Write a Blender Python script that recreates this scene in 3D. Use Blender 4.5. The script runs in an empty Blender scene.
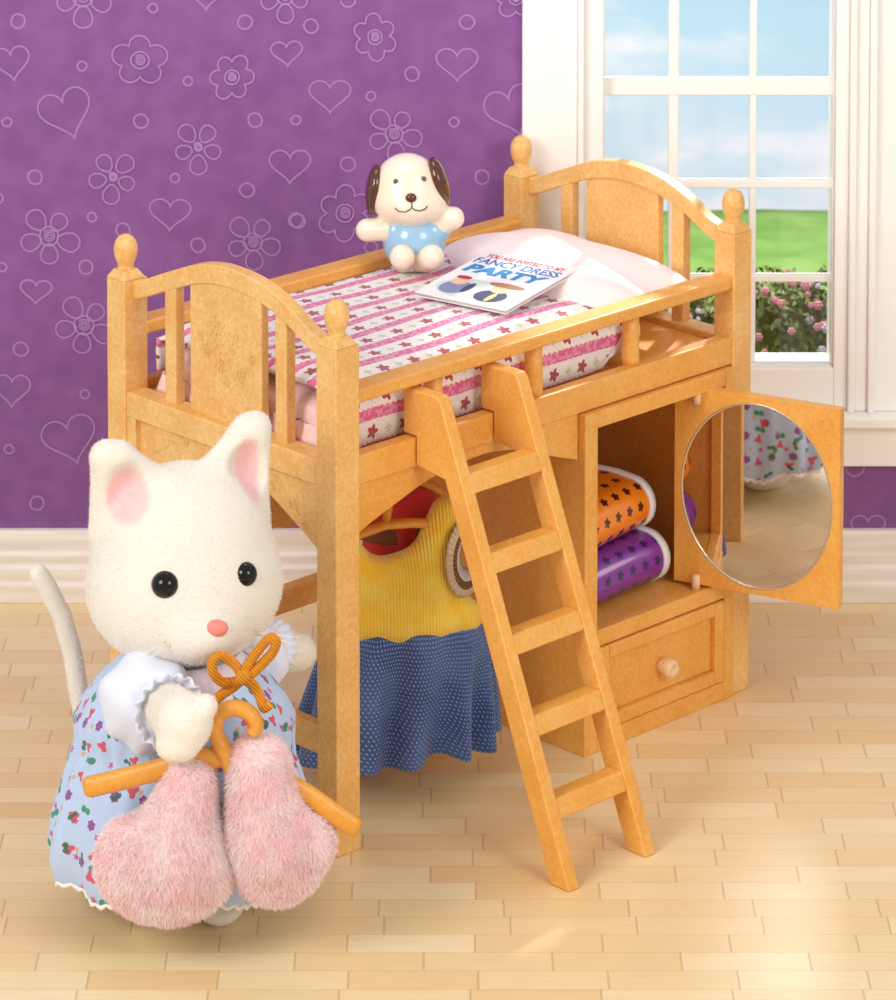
import bpy, bmesh, math, random
import numpy as np
from mathutils import Matrix, Vector, noise
random.seed(7); rng = np.random.default_rng(7)
PI = math.pi
scn = bpy.context.scene
COL = scn.collection

# ------------------------------------------------------------------ camera
F_PX, PITCH, SHY = 3853.5, .0868, -999.04
CAM = Vector((0, -9.2413, 4.1658))
cam = bpy.data.cameras.new('camera'); camo = bpy.data.objects.new('camera', cam); COL.objects.link(camo)
camo.location = CAM; camo.rotation_euler = (PI/2 - PITCH, 0, 0)
cam.sensor_fit = 'VERTICAL'; cam.sensor_height = 24; cam.sensor_width = 24*.896
cam.lens = F_PX/1000*24; cam.shift_y = SHY/1000; cam.clip_end = 200
cam.dof.use_dof = True; cam.dof.focus_distance = 9.55; cam.dof.aperture_fstop = 4.2
scn.camera = camo
FW = Vector((0, math.cos(PITCH), -math.sin(PITCH))); UP = Vector((0, math.sin(PITCH), math.cos(PITCH)))
def ray(u, v): return FW + Vector((1, 0, 0))*((u-448)/F_PX) - UP*((v-500-SHY)/F_PX)
def at(u, v, Y):
    d = ray(u, v); return CAM + d*((Y-CAM.y)/d.y)
def onz(u, v, z):
    d = ray(u, v); return CAM + d*((z-CAM.z)/d.z)
TH = .7732
REF = Matrix.Translation((-.2732, 0, 0)) @ Matrix.Rotation(TH, 4, 'Z')   # the frame of the bed
ID = Matrix.Identity(4)
BL, BW = 1.4651, .8094

# ------------------------------------------------------------------ node maths
class N:
    def __init__(s, t, v): s.t, s.v = t, v
    def _b(s, op, o, o3=None, rev=False):
        n = s.t.nodes.new('ShaderNodeMath'); n.operation = op
        a, b = (o, s) if rev else (s, o)
        for i, q in enumerate((a, b, o3)):
            if q is None: continue
            q = q.v if isinstance(q, N) else q
            if isinstance(q, (int, float)): n.inputs[i].default_value = q
            else: s.t.links.new(q, n.inputs[i])
        return N(s.t, n.outputs[0])
    def __add__(s, o): return s._b('ADD', o)
    __radd__ = __add__
    def __mul__(s, o): return s._b('MULTIPLY', o)
    __rmul__ = __mul__
    def __sub__(s, o): return s._b('SUBTRACT', o)
    def __rsub__(s, o): return s._b('SUBTRACT', o, rev=True)
    def __truediv__(s, o): return s._b('DIVIDE', o)
    def lt(s, o): return s._b('LESS_THAN', o)
    def gt(s, o): return s._b('GREATER_THAN', o)
    def mn(s, o): return s._b('MINIMUM', o)
    def mx(s, o): return s._b('MAXIMUM', o)
    def f(s, op): return s._b(op, None)
    def atan2(s, o): return s._b('ARCTAN2', o)
    def pw(s, o): return s._b('POWER', o)
    def step(s, a, b):                       # 0 at a, 1 at b
        n = s.t.nodes.new('ShaderNodeMapRange'); n.interpolation_type = 'SMOOTHSTEP'
        s.t.links.new(s.v, n.inputs[0]); n.inputs[1].default_value = a; n.inputs[2].default_value = b
        return N(s.t, n.outputs[0])
class Mat:
    def __init__(s, name, col=(1, 1, 1), rough=.5, **k):
        s.m = bpy.data.materials.new(name); s.m.use_nodes = True; s.t = s.m.node_tree
        s.p = s.t.nodes['Principled BSDF']; s.set('Base Color', (*col, 1)); s.set('Roughness', rough)
        for q, v in k.items(): s.set(q.replace('_', ' '), v)
    def set(s, n, v):
        if isinstance(v, N): s.t.links.new(v.v, s.p.inputs[n])
        elif hasattr(v, 'node'): s.t.links.new(v, s.p.inputs[n])
        else: s.p.inputs[n].default_value = v
    def coord(s, k='Object'):
        n = s.t.nodes.new('ShaderNodeTexCoord'); x = s.t.nodes.new('ShaderNodeSeparateXYZ')
        s.t.links.new(n.outputs[k], x.inputs[0]); return [N(s.t, x.outputs[i]) for i in range(3)]
    def vec(s, x, y, z=0):
        n = s.t.nodes.new('ShaderNodeCombineXYZ')
        for i, q in enumerate((x, y, z)):
            if isinstance(q, N): s.t.links.new(q.v, n.inputs[i])
            else: n.inputs[i].default_value = q
        return n.outputs[0]
    def noise(s, sc, det=3, vec=None, ro=.5, k='Object'):
        n = s.t.nodes.new('ShaderNodeTexNoise'); n.inputs['Scale'].default_value = sc
        n.inputs['Detail'].default_value = det; n.inputs['Roughness'].default_value = ro
        if vec is None:
            c = s.t.nodes.new('ShaderNodeTexCoord'); vec = c.outputs[k]
        s.t.links.new(vec, n.inputs['Vector']); return N(s.t, n.outputs[0])
    def rnd(s, vec):
        n = s.t.nodes.new('ShaderNodeTexWhiteNoise'); n.noise_dimensions = '3D'
        s.t.links.new(vec, n.inputs[0]); return N(s.t, n.outputs[0])
    def mix(s, f, a, b):
        n = s.t.nodes.new('ShaderNodeMix'); n.data_type = 'RGBA'
        if isinstance(f, N): s.t.links.new(f.v, n.inputs[0])
        else: n.inputs[0].default_value = f
        for i, q in ((6, a), (7, b)):
            if isinstance(q, tuple): n.inputs[i].default_value = (*q[:3], 1)
            else: s.t.links.new(q, n.inputs[i])
        return n.outputs[2]
    def bump(s, h, strength=.3, dist=.01):
        n = s.t.nodes.new('ShaderNodeBump'); n.inputs['Strength'].default_value = strength
        n.inputs['Distance'].default_value = dist
        s.t.links.new(h.v, n.inputs['Height']); s.t.links.new(n.outputs[0], s.p.inputs['Normal'])
def C(r, g, b):                               # sRGB 0-255 to linear
    return tuple(((v/255)/12.92 if v/255 <= .04045 else ((v/255+.055)/1.055)**2.4) for v in (r, g, b))

def plastic(name, c1, c2, rough=.38):
    M = Mat(name, c1, rough)
    n = M.noise(80, 4, ro=.7); n2 = M.noise(9, 2)
    M.set('Base Color', M.mix((n*.65+n2*.35).step(.35, .68), c1, c2))
    M.bump(M.noise(160, 2), .12, .003)
    M.set('Subsurface Weight', .12); M.set('Subsurface Radius', (.03, .018, .008)); M.set('Subsurface Scale', .5)
    return M.m
WOOD = plastic('tan_plastic_lit', C(231, 173, 92), C(245, 202, 134))  # paler copy of the bed plastic, light on the footboard put into its colour
WOOD2 = plastic('honey_plastic', C(231, 161, 68), C(242, 184, 98))
HANG = plastic('amber_plastic', C(222, 150, 52), C(232, 166, 72))
def cloth(name, c, scale=300, b=.4, sheen=.3, rough=.9, c2=None):
    M = Mat(name, c, rough); M.set('Sheen Weight', sheen)
    if c2: M.set('Base Color', M.mix(M.noise(scale*.5, 3).step(.35, .65), c, c2))
    M.bump(M.noise(scale, 2), b, .004); return M.m
WHITE = Mat('white_paint', C(252, 250, 247), .45).m

# ------------------------------------------------------------------ mesh building
class MB:
    def __init__(s): s.v, s.f, s.mi, s.uv = [], [], [], None
    def add(s, vs, fs, mi=0):
        b = len(s.v); s.v += [tuple(v) for v in vs]; s.f += [tuple(b+i for i in f) for f in fs]; s.mi += [mi]*len(fs); return s
    def box(s, x0, x1, y0, y1, z0, z1, mi=0):
        vs = [(x, y, z) for z in (z0, z1) for y in (y0, y1) for x in (x0, x1)]
        return s.add(vs, [(0, 2, 3, 1), (4, 5, 7, 6), (0, 1, 5, 4), (2, 6, 7, 3), (0, 4, 6, 2), (1, 3, 7, 5)], mi)
    def prism(s, pts, lo, hi, axis='x', mi=0):      # pts are the other two coords in order
        n = len(pts)
        def P(a, b, t): return {'x': (t, a, b), 'y': (a, t, b), 'z': (a, b, t)}[axis]
        vs = [P(a, b, lo) for a, b in pts]+[P(a, b, hi) for a, b in pts]
        return s.add(vs, [tuple(range(n)), tuple(range(2*n-1, n-1, -1))]+[(i, i+n, (i+1) % n+n, (i+1) % n) for i in range(n)], mi)
    def lathe(s, prof, cx=0, cy=0, seg=32, z0=0, mi=0, sx=1, sy=1, rot=0):
        vs = []; fs = []
        for r, z in prof:
            for k in range(seg):
                a = 2*PI*k/seg+rot; vs.append((cx+r*sx*math.cos(a), cy+r*sy*math.sin(a), z0+z))
        for i in range(len(prof)-1):
            for k in range(seg):
                k2 = (k+1) % seg; fs.append((i*seg+k, i*seg+k2, (i+1)*seg+k2, (i+1)*seg+k))
        fs.append(tuple(range(seg-1, -1, -1))); fs.append(tuple((len(prof)-1)*seg+k for k in range(seg)))
        return s.add(vs, fs, mi)
    def tube(s, pts, r, seg=10, closed=False, mi=0, flat=1., up=None):
        pts = [Vector(p) for p in pts]; n = len(pts); vs = []; fs = []
        R = r if isinstance(r, (list, tuple)) else [r]*n
        prev = None
        for i, p in enumerate(pts):
            if closed: t = pts[(i+1) % n]-pts[i-1]
            else: t = pts[min(i+1, n-1)]-pts[max(i-1, 0)]
            t.normalize()
            if prev is None:
                a = up.copy() if up is not None else (Vector((0, 0, 1)) if abs(t.z) < .9 else Vector((1, 0, 0)))
            else: a = prev if up is None else up.copy()
            a = (a-t*a.dot(t)).normalized(); prev = a; b = t.cross(a)
            for k in range(seg):
                q = 2*PI*k/seg; vs.append(p+a*(R[i]*math.cos(q))+b*(R[i]*flat*math.sin(q)))
        m = n if closed else n-1
        for i in range(m):
            j = (i+1) % n
            for k in range(seg):
                k2 = (k+1) % seg; fs.append((i*seg+k, i*seg+k2, j*seg+k2, j*seg+k))
        if not closed: fs.append(tuple(range(seg-1, -1, -1))); fs.append(tuple((n-1)*seg+k for k in range(seg)))
        return s.add(vs, fs, mi)
    def grid(s, P, nu, nv, mi=0, thick=0):      # P(u,v)->xyz; optional thickness
        vs = [P(i/nu, j/nv) for j in range(nv+1) for i in range(nu+1)]
        fs = [(j*(nu+1)+i, j*(nu+1)+i+1, (j+1)*(nu+1)+i+1, (j+1)*(nu+1)+i) for j in range(nv) for i in range(nu)]
        return s.add(vs, fs, mi)
    def ball(s, c, r, seg=24, rings=14, mi=0):
        rx, ry, rz = r if isinstance(r, (tuple, list)) else (r, r, r)
        vs = []; fs = []
        for i in range(1, rings):
            a = PI*i/rings
            for k in range(seg):
                b = 2*PI*k/seg; vs.append((c[0]+rx*math.sin(a)*math.cos(b), c[1]+ry*math.sin(a)*math.sin(b), c[2]+rz*math.cos(a)))
        top = len(vs); vs += [(c[0], c[1], c[2]+rz), (c[0], c[1], c[2]-rz)]
        for i in range(rings-2):
            for k in range(seg):
                k2 = (k+1) % seg; fs.append((i*seg+k, (i+1)*seg+k, (i+1)*seg+k2, i*seg+k2))
        for k in range(seg):
            k2 = (k+1) % seg; fs.append((top, k, k2)); fs.append((top+1, (rings-2)*seg+k2, (rings-2)*seg+k))
        return s.add(vs, fs, mi)
WM = {}
def build(name, mb, mat, parent=None, ref=ID, bevel=0, smooth=True, sub=0, solid=0, fix=True, kind=None, seg=2):
    M = ref
    if parent is not None: M = WM[parent].inverted() @ ref
    me = bpy.data.meshes.new(name)
    me.from_pydata([tuple(M @ Vector(v)) for v in mb.v], [], mb.f)
    for m in (mat if isinstance(mat, (list, tuple)) else [mat]): me.materials.append(m)
    me.polygons.foreach_set('material_index', mb.mi)
    if mb.uv is not None:
        l = me.uv_layers.new(name='UVMap')
        for lp in me.loops: l.data[lp.index].uv = mb.uv[lp.vertex_index]
    if fix:
        bm = bmesh.new(); bm.from_mesh(me); bmesh.ops.recalc_face_normals(bm, faces=bm.faces); bm.to_mesh(me); bm.free()
    o = bpy.data.objects.new(name, me); COL.objects.link(o)
    if parent is not None: o.parent = parent; WM[o] = WM[parent]
    else: WM[o] = ID
    if smooth: me.polygons.foreach_set('use_smooth', [True]*len(me.polygons)); 
    if solid:
        md = o.modifiers.new('t', 'SOLIDIFY'); md.thickness = solid; md.offset = 0
    if bevel:
        md = o.modifiers.new('b', 'BEVEL'); md.width = bevel; md.segments = seg; md.limit_method = 'ANGLE'; md.angle_limit = .6; md.harden_normals = True
    if sub:
        md = o.modifiers.new('s', 'SUBSURF'); md.levels = sub; md.render_levels = sub
    if kind: o['kind'] = kind
    me.update(); return o
def thing(name, label, cat, loc=(0, 0, 0), rz=0, group=None, kind=None):
    o = bpy.data.objects.new(name, None); COL.objects.link(o); o.location = loc; o.rotation_euler = (0, 0, rz)
    o.empty_display_size = .05
    WM[o] = Matrix.Translation(loc) @ Matrix.Rotation(rz, 4, 'Z')
    if kind: o['kind'] = kind
    tag(o, label, cat, group); return o
def tag(o, label, cat, group=None):
    if label: o['label'] = label
    if cat: o['category'] = cat
    if group: o['group'] = group
    return o
# signed-distance shapes -> mesh (surface nets)
def sdf(fn, lo, hi, h):
    ax = [np.arange(a, b+h, h) for a, b in zip(lo, hi)]
    X, Y, Z = np.meshgrid(*ax, indexing='ij'); V = fn(X, Y, Z); nx, ny, nz = V.shape
    acc = np.zeros((nx-1, ny-1, nz-1, 3)); cnt = np.zeros((nx-1, ny-1, nz-1))
    def S(c): return V[c[0]:nx-1+c[0], c[1]:ny-1+c[1], c[2]:nz-1+c[2]]
    cs = [(i, j, k) for i in (0, 1) for j in (0, 1) for k in (0, 1)]
    for a in cs:
        for d in range(3):
            if a[d]: continue
            b = list(a); b[d] = 1
            va, vb = S(a), S(b); cr = (va < 0) != (vb < 0)
            t = np.where(cr, va/np.where(cr, va-vb, 1), 0)
            for q in range(3): acc[..., q] += np.where(cr, a[q]+(t if q == d else 0), 0)
            cnt += cr
    m = cnt > 0; idx = -np.ones(m.shape, int); idx[m] = np.arange(m.sum())
    base = np.stack(np.nonzero(m), 1)
    P = (base+acc[m]/cnt[m][:, None])*h+np.array(lo)
    F = []; ins = V < 0
    for d in range(3):
        e1, e2 = [(1, 2), (2, 0), (0, 1)][d]
        sl0 = [slice(1, s-1) for s in V.shape]; sl1 = list(sl0)
        sl0[d] = slice(0, V.shape[d]-1); sl1[d] = slice(1, V.shape[d])
        A, Bv = ins[tuple(sl0)], ins[tuple(sl1)]
        w = np.stack(np.nonzero(A != Bv), 1); off = np.array([1, 1, 1]); off[d] = 0; w = w+off
        inn = ins[w[:, 0], w[:, 1], w[:, 2]]
        u1 = np.zeros(3, int); u1[e1] = 1; u2 = np.zeros(3, int); u2[e2] = 1
        g = lambda q: idx[q[:, 0], q[:, 1], q[:, 2]]
        q = np.stack([g(w-u1-u2), g(w-u2), g(w), g(w-u1)], 1)
        q[~inn] = q[~inn][:, ::-1]; F.append(q)
    F = np.concatenate(F); F = F[(F >= 0).all(1)]
    mb = MB(); mb.v = [tuple(p) for p in P]; mb.f = [tuple(int(i) for i in f) for f in F]; mb.mi = [0]*len(F); return mb
def ell(X, Y, Z, c, r):
    k0 = np.sqrt(((X-c[0])/r[0])**2+((Y-c[1])/r[1])**2+((Z-c[2])/r[2])**2)
    k1 = np.sqrt(((X-c[0])/r[0]**2)**2+((Y-c[1])/r[1]**2)**2+((Z-c[2])/r[2]**2)**2)+1e-9
    return k0*(k0-1)/k1
def cone(X, Y, Z, a, b, r1, r2):
    a = np.array(a, float); b = np.array(b, float); ba = b-a
    t = np.clip(((X-a[0])*ba[0]+(Y-a[1])*ba[1]+(Z-a[2])*ba[2])/(ba@ba), 0, 1)
    return np.sqrt((X-a[0]-t*ba[0])**2+(Y-a[1]-t*ba[1])**2+(Z-a[2]-t*ba[2])**2)-(r1+(r2-r1)*t)
def smin(a, b, k):
    h = np.clip(.5+.5*(b-a)/k, 0, 1); return b*(1-h)+a*h-k*h*(1-h)
def smax(a, b, k): return -smin(-a, -b, k)
def fur(mb, n, ln, w, comb=(0, 0, -.6), jit=.35, mi=0, keep=None):
    P = np.array(mb.v); F = np.array([f[:3] for f in mb.f if len(f) >= 3]); Q = np.array([f[-1] for f in mb.f])
    a, b, c, d = P[F[:, 0]], P[F[:, 1]], P[F[:, 2]], P[Q]
    nr = np.cross(c-a, d-b); ar = np.linalg.norm(nr, axis=1)+1e-12; nr = nr/ar[:, None]
    ctr = (a+b+c+d)/4
    if np.mean(np.einsum('ij,ij->i', nr, ctr-P.mean(0))) < 0: nr = -nr
    if keep is not None: ar = ar*keep(ctr)
    i = rng.choice(len(F), n, p=ar/ar.sum()); u, v = rng.random(n)[:, None], rng.random(n)[:, None]
    p = (a[i]*(1-u)+b[i]*u)*(1-v)+(d[i]*(1-u)+c[i]*u)*v
    dr = nr[i]+np.array(comb)+rng.normal(0, jit, (n, 3)); dr /= np.linalg.norm(dr, axis=1)[:, None]
    L = ln*(.5+rng.random(n))[:, None]
    sd = np.cross(dr, rng.normal(0, 1, (n, 3))); sd /= np.linalg.norm(sd, axis=1)[:, None]; sd *= w
    mid = p+dr*L*.5; dr2 = dr+np.array(comb)*.6; dr2 /= np.linalg.norm(dr2, axis=1)[:, None]
    tip = mid+dr2*L*.5
    p = p-nr[i]*.002
    V = np.stack([p-sd, p+sd, mid+sd*.7, mid-sd*.7, tip], 1).reshape(-1, 3)
    b0 = len(mb.v); mb.v += [tuple(q) for q in V]
    for k in range(n):
        o = b0+5*k; mb.f += [(o, o+1, o+2, o+3), (o+3, o+2, o+4)]; mb.mi += [mi, mi]
    return mb

# ================================================================== SETTING
# ---- floor
M = Mat('blond_parquet', rough=.3); x, y, z = M.coord()
row = (y/.092).f('FLOOR'); fy = (y/.092).f('FRACT')
xo = x/.30+M.rnd(M.vec(row, 3.3))*7.0
colm = xo.f('FLOOR'); fx = xo.f('FRACT')
sp = M.rnd(M.vec(row, colm, 9)); x2 = (xo*.5).f('FLOOR')
tone = M.rnd(M.vec(row, colm, 2))
grain = M.noise(6, 5, vec=M.vec(x*1.2+tone*9, y*14, 0))
c = M.mix(tone, C(243, 214, 162), C(251, 229, 186))
c = M.mix((tone*7.3).f('FRACT').gt(.8)*.4, c, C(236, 194, 134))
c = M.mix(grain.step(.3, .75)*.2, c, C(222, 184, 130))
gap = (fy.lt(.025)+fy.gt(.985)).mn(1)*.22
gap = gap.mx((fx.lt(.008)+fx.gt(.992)).mn(1)*.42)
c = M.mix(gap, c, C(176, 128, 80)); M.set('Base Color', c)
M.set('Roughness', M.noise(3, 3)*.12+.27); M.bump(gap*-1, .25, .004)
FLOOR = M.m
mb = MB().box(-1.75, 3.2, -2.6, 1.72, -.06, 0); fl = build('floor', mb, FLOOR, kind='structure', smooth=False)
WY = 1.70
# ---- wallpaper with drawn hearts and flowers
M = Mat('purple_wallpaper', rough=.75); n = M.noise(14, 4); 
M.set('Base Color', M.mix(n.step(.3, .7), C(130, 79, 144), C(140, 89, 154))); M.bump(M.noise(120, 2), .1, .003)
PURPLE = M.m
LILAC = Mat('lilac_print', C(174, 128, 188), .7).m
wx0, wx1, wz0, wz1 = .449, 1.118, .693, 2.35
mb = MB()
mb.box(-1.75, wx0, WY, WY+.12, 0, 3.1); mb.box(wx1, 3.2, WY, WY+.12, 0, 3.1)
mb.box(wx0, wx1, WY, WY+.12, 0, wz0-.07); mb.box(wx0, wx1, WY, WY+.12, wz1, 3.1)
LIFT = [.0008]
def ribbon(mb, pts, w, closed=True, Y=WY, lift=0, mi=1):
    LIFT[0] += .00002; lift = LIFT[0]
    n = len(pts); vs = []; fs = []
    for i, p in enumerate(pts):
        a, b = (pts[i-1], pts[(i+1) % n]) if closed else (pts[max(i-1, 0)], pts[min(i+1, n-1)])
        t = Vector((b[0]-a[0], b[1]-a[1])); t = t.normalized() if t.length > 1e-9 else Vector((1, 0)); nn = Vector((-t.y, t.x))*w/2
        vs += [(p[0]+nn.x, Y-lift-i*6e-6, p[1]+nn.y), (p[0]-nn.x, Y-lift-i*6e-6, p[1]-nn.y)]
    for i in range(n if closed else n-1):
        j = (i+1) % n; fs.append((2*i, 2*i+1, 2*j+1, 2*j))
    mb.add(vs, fs, mi)
S = 341.5; PXU = 1/S
def WP(px, py): p = at(px, py, WY); return (p.x, p.z)
LW = 1.7*PXU
def ring(px, py, r, w=LW):
    c = WP(px, py); rr = r*PXU
    ribbon(mb, [(c[0]+rr*math.cos(a)*(1+.06*math.sin(2*a+px)), c[1]+rr*math.sin(a)) for a in [2*PI*k/24 for k in range(24)]], w)
def heart(px, py, w, h, rot=0):
    c = WP(px, py); pts = []
    for k in range(60):
        t = 2*PI*k/60; X = 16*math.sin(t)**3/32; Z = (13*math.cos(t)-5*math.cos(2*t)-2*math.cos(3*t)-math.cos(4*t)+2.5)/29
        X *= w*PXU; Z *= h*PXU; a = math.radians(rot)
        pts.append((c[0]+X*math.cos(a)-Z*math.sin(a), c[1]+X*math.sin(a)+Z*math.cos(a)))
    ribbon(mb, pts, LW)
def spiral(px, py, r):
    c = WP(px, py); pts = []
    for k in range(46):
        a = k/45*2*PI*2.4; rr = r*PXU*(.12+.88*k/45); pts.append((c[0]+rr*math.cos(a), c[1]+rr*math.sin(a)))
    ribbon(mb, pts, LW*.9, closed=False)
def petals(px, py, R, n=5, rot=0, sp=True):
    c = WP(px, py)
    for q in range(n):
        a0 = math.radians(rot)+2*PI*q/n; sc = 1+.1*math.sin(q*3.7+px)
        pts = []
        for k in range(26):
            t = 2*PI*k/26; u = R*PXU*sc*(.64+.36*math.cos(t)); v = R*PXU*.27*sc*math.sin(t)*(1.1+.25*math.cos(t))
            pts.append((c[0]+u*math.cos(a0)-v*math.sin(a0), c[1]+u*math.sin(a0)+v*math.cos(a0)))
        ribbon(mb, pts, LW)
    if sp: ring(px, py, R*.33); spiral(px, py, R*.22)
    else:
        spiral(px, py, R*.2); ring(px, py, R*.13)
def scallop(px, py, R, n=6, rot=0):
    c = WP(px, py); pts = []
    for k in range(120):
        a = 2*PI*k/120; ph = (a-math.radians(rot))*n/2
        rr = R*PXU*(.66+.36*abs(math.cos(ph))**.75)*(1+.07*math.sin(a*2+px))
        pts.append((c[0]+rr*math.cos(a), c[1]+rr*math.sin(a)))
    ribbon(mb, pts, LW); ring(px, py, R*.33); spiral(px, py, R*.22)
for a in [(18, 21, 7), (153, 8, 4.5), (245, 22, 7), (82, 66, 4.5), (188, 81, 4.5), (141, 121, 7), (7, 122, 4.5), (255, 120, 7), (296, 120, 4.5), (35, 177, 7), (175, 178, 4.5), (247, 190, 7), (92, 217, 4.5), (123, 230, 7), (198, 245, 7), (86, 267, 7), (2, 267, 4.5), (296, 220, 7), (-2, 198, 5), (311, 26, 7), (467, 22, 7), (412, 74, 7), (371, 96, 4.5), (454, 122, 4.5), (348, 164, 7), (482, 177, 7), (298, 221, 7), (348, 0, 7), (371, 247, 6), (445, 200, 5), (21, 349, 7), (85, 394, 4.5), (9, 449, 4.5), (37, 503, 7), (130, 560, 6), (855, 467, 9)]: ring(*a)
for a in [(12, 64, 36, 34, 8), (206, -2, 26, 24, 0), (287, 54, 31, 25, 4), (67, 115, 52, 50, 18), (290, 167, 41, 34, 0), (170, 215, 41, 32, -2), (36, 292, 31, 24, -3), (330, 97, 41, 33, 0), (457, 65, 41, 33, 0), (513, 112, 52, 50, 18), (12, 391, 36, 33, -2), (71, 441, 54, 48, 16), (868, 529, 34, 28, 0)]: heart(*a)
petals(83, -3, 29, 5, 90+36); petals(49, 236, 29, 5, 55); petals(253, 242, 27, 5, 130); petals(84, 325, 29, 5, 120); petals(394, 134, 27, 5, 60)
petals(198, 147, 25, 5, 55, False); petals(113, 177, 25, 5, 120, False); petals(285, -4, 25, 5, 55)
scallop(140, 60, 26, 5, 90); scallop(232, 77, 22, 6, 60); scallop(375, 37, 22, 6, 95); scallop(345, 213, 27, 6, 90); scallop(516, -2, 20, 5, 90)
build('wall_back', mb, [PURPLE, LILAC], kind='structure', smooth=False, fix=False)
# ---- baseboard
M = Mat('whitewashed_wood', rough=.45); x, y, z = M.coord()
M.set('Base Color', M.mix(M.noise(5, 4, vec=M.vec(x*.5, y, z*9)).step(.3, .7), C(251, 246, 240), C(236, 226, 214)))
BB = M.m
prof = [(WY, 0), (WY-.055, 0), (WY-.055, .05), (WY-.046, .062), (WY-.046, .1), (WY-.036, .11), (WY-.036, .135), (WY-.028, .145), (WY-.028, .185), (WY-.02, .205), (WY, .207)]
build('baseboard_back', MB().prism(prof, -1.75, 3.2, 'x'), BB, kind='structure', bevel=.003)
# ---- window
wn = thing('window_1', 'white twelve light window in the purple wall', 'window', (.78, WY, wz0), kind='structure')
def bar(x0, x1, y0, y1, z0, z1, name, mat=WHITE, bev=.004): return build(name, MB().box(x0, x1, y0, y1, z0, z1), mat, wn, bevel=bev)
mb = MB()
mb.box(.214, .374, WY-.035, WY-.001, .565, 2.6); mb.box(.374, .392, WY-.05, WY-.001, .565, 2.6); mb.box(.392, wx0, WY-.025, WY-.001, .565, 2.6)
o = build('window_casing', mb, WHITE, wn, bevel=.005)
mb = MB()
mb.box(wx1, 1.158, WY-.025, WY-.001, .565, 2.6); mb.box(1.158, 1.178, WY-.05, WY-.001, .565, 2.6); mb.box(1.178, 1.215, WY-.035, WY-.001, .565, 2.6)
mb.box(1.215, 1.236, WY-.055, WY-.001, .565, 2.6); mb.box(1.236, 1.42, WY-.035, WY-.001, .565, 2.6)
build('window_casing', mb, WHITE, wn, bevel=.005)
build('window_casing', MB().box(wx0, wx1, WY-.03, WY-.001, .565, wz0), WHITE, wn, bevel=.006)
build('window_sill', MB().box(.19, 1.44, WY-.09, WY+.02, .53, .565), WHITE, wn, bevel=.008)
build('window_apron', MB().box(.2, 1.43, WY-.04, WY-.001, .403, .53), WHITE, wn, bevel=.004)
mb = MB(); mb.box(wx0, wx1, WY, WY+.12, wz0-.068, wz0); mb.box(wx0-.002, wx0+.004, WY+.0, WY+.12, wz0, wz1); mb.box(wx1-.006, wx1+.002, WY+.0, WY+.12, wz0, wz1)
build('sash', mb, WHITE, wn, bevel=.004)
for a, b in ((.639, .668), (.874, .894)): bar(a, b, WY+.02, WY+.045, wz0, wz1, 'muntin')
for a, b in ((.933, .954), (1.211, 1.235), (1.485, 1.535), (1.78, 1.805), (2.06, 2.085)): bar(wx0, wx1, WY+.018, WY+.047, a, b, 'muntin')
GL = bpy.data.materials.new('window_glass'); GL.use_nodes = True; t = GL.node_tree; t.nodes.clear()
o_ = t.nodes.new('ShaderNodeOutputMaterial'); mx = t.nodes.new('ShaderNodeMixShader'); tr = t.nodes.new('ShaderNodeBsdfTransparent'); gl = t.nodes.new('ShaderNodeBsdfGlossy'); fr = t.nodes.new('ShaderNodeFresnel')
gl.inputs['Roughness'].default_value = .03
t.links.new(fr.outputs[0], mx.inputs[0]); t.links.new(tr.outputs[0], mx.inputs[1]); t.links.new(gl.outputs[0], mx.inputs[2]); t.links.new(mx.outputs[0], o_.inputs[0])
build('glass_pane', MB().box(wx0, wx1, WY+.03, WY+.034, wz0, wz1), GL, wn, smooth=False)
# ---- beyond the window
M = Mat('printed_sky', rough=.9); x, y, z = M.coord()
cl = M.noise(1.1, 5, vec=M.vec(x*.8, 0, z*2.2), ro=.55)
c = M.mix(z.step(-1.0, 2.2), C(205, 222, 230), C(140, 196, 226)); M.set('Base Color', M.mix(cl.step(.46, .66)*.85, c, C(240, 236, 240)))
bd = build('scenic_backdrop', MB().box(-1.5, 4, 6.5, 6.55, -4.5, 1.9), M.m); tag(bd, 'flat scenic board printed with pale blue cloudy sky, beyond the window panes', 'backdrop')
# lawn: top edge at y=215 px
lt = at(700, 214, 5.2); lb = at(700, 430, 1.95)
M = Mat('lawn_green', rough=.9); M.set('Base Color', M.mix(M.noise(5, 5).step(.3, .7), C(108, 160, 62), C(142, 184, 92)))
mb = MB(); mb.grid(lambda u, v: (-2.5+u*7, lb.y+(lt.y-lb.y)*v, lb.z+(lt.z-lb.z)*v+.02*noise.noise(Vector((u*20, v*20, 0)))), 60, 40)
lw = build('lawn', mb, M.m, solid=.03); tag(lw, 'smooth green lawn slope seen through the lower window panes', 'lawn'); lw['kind'] = 'stuff'
LEAF = Mat('bush_leaf', rough=.6); LEAF.set('Base Color', LEAF.mix(LEAF.noise(9, 3).step(.3, .7), C(50, 74, 28), C(116, 136, 62))); LEAF = LEAF.m
PETP, PETL = Mat('pink_petal', C(240, 158, 176), .7).m, Mat('lilac_petal', C(222, 214, 236), .7).m
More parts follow.
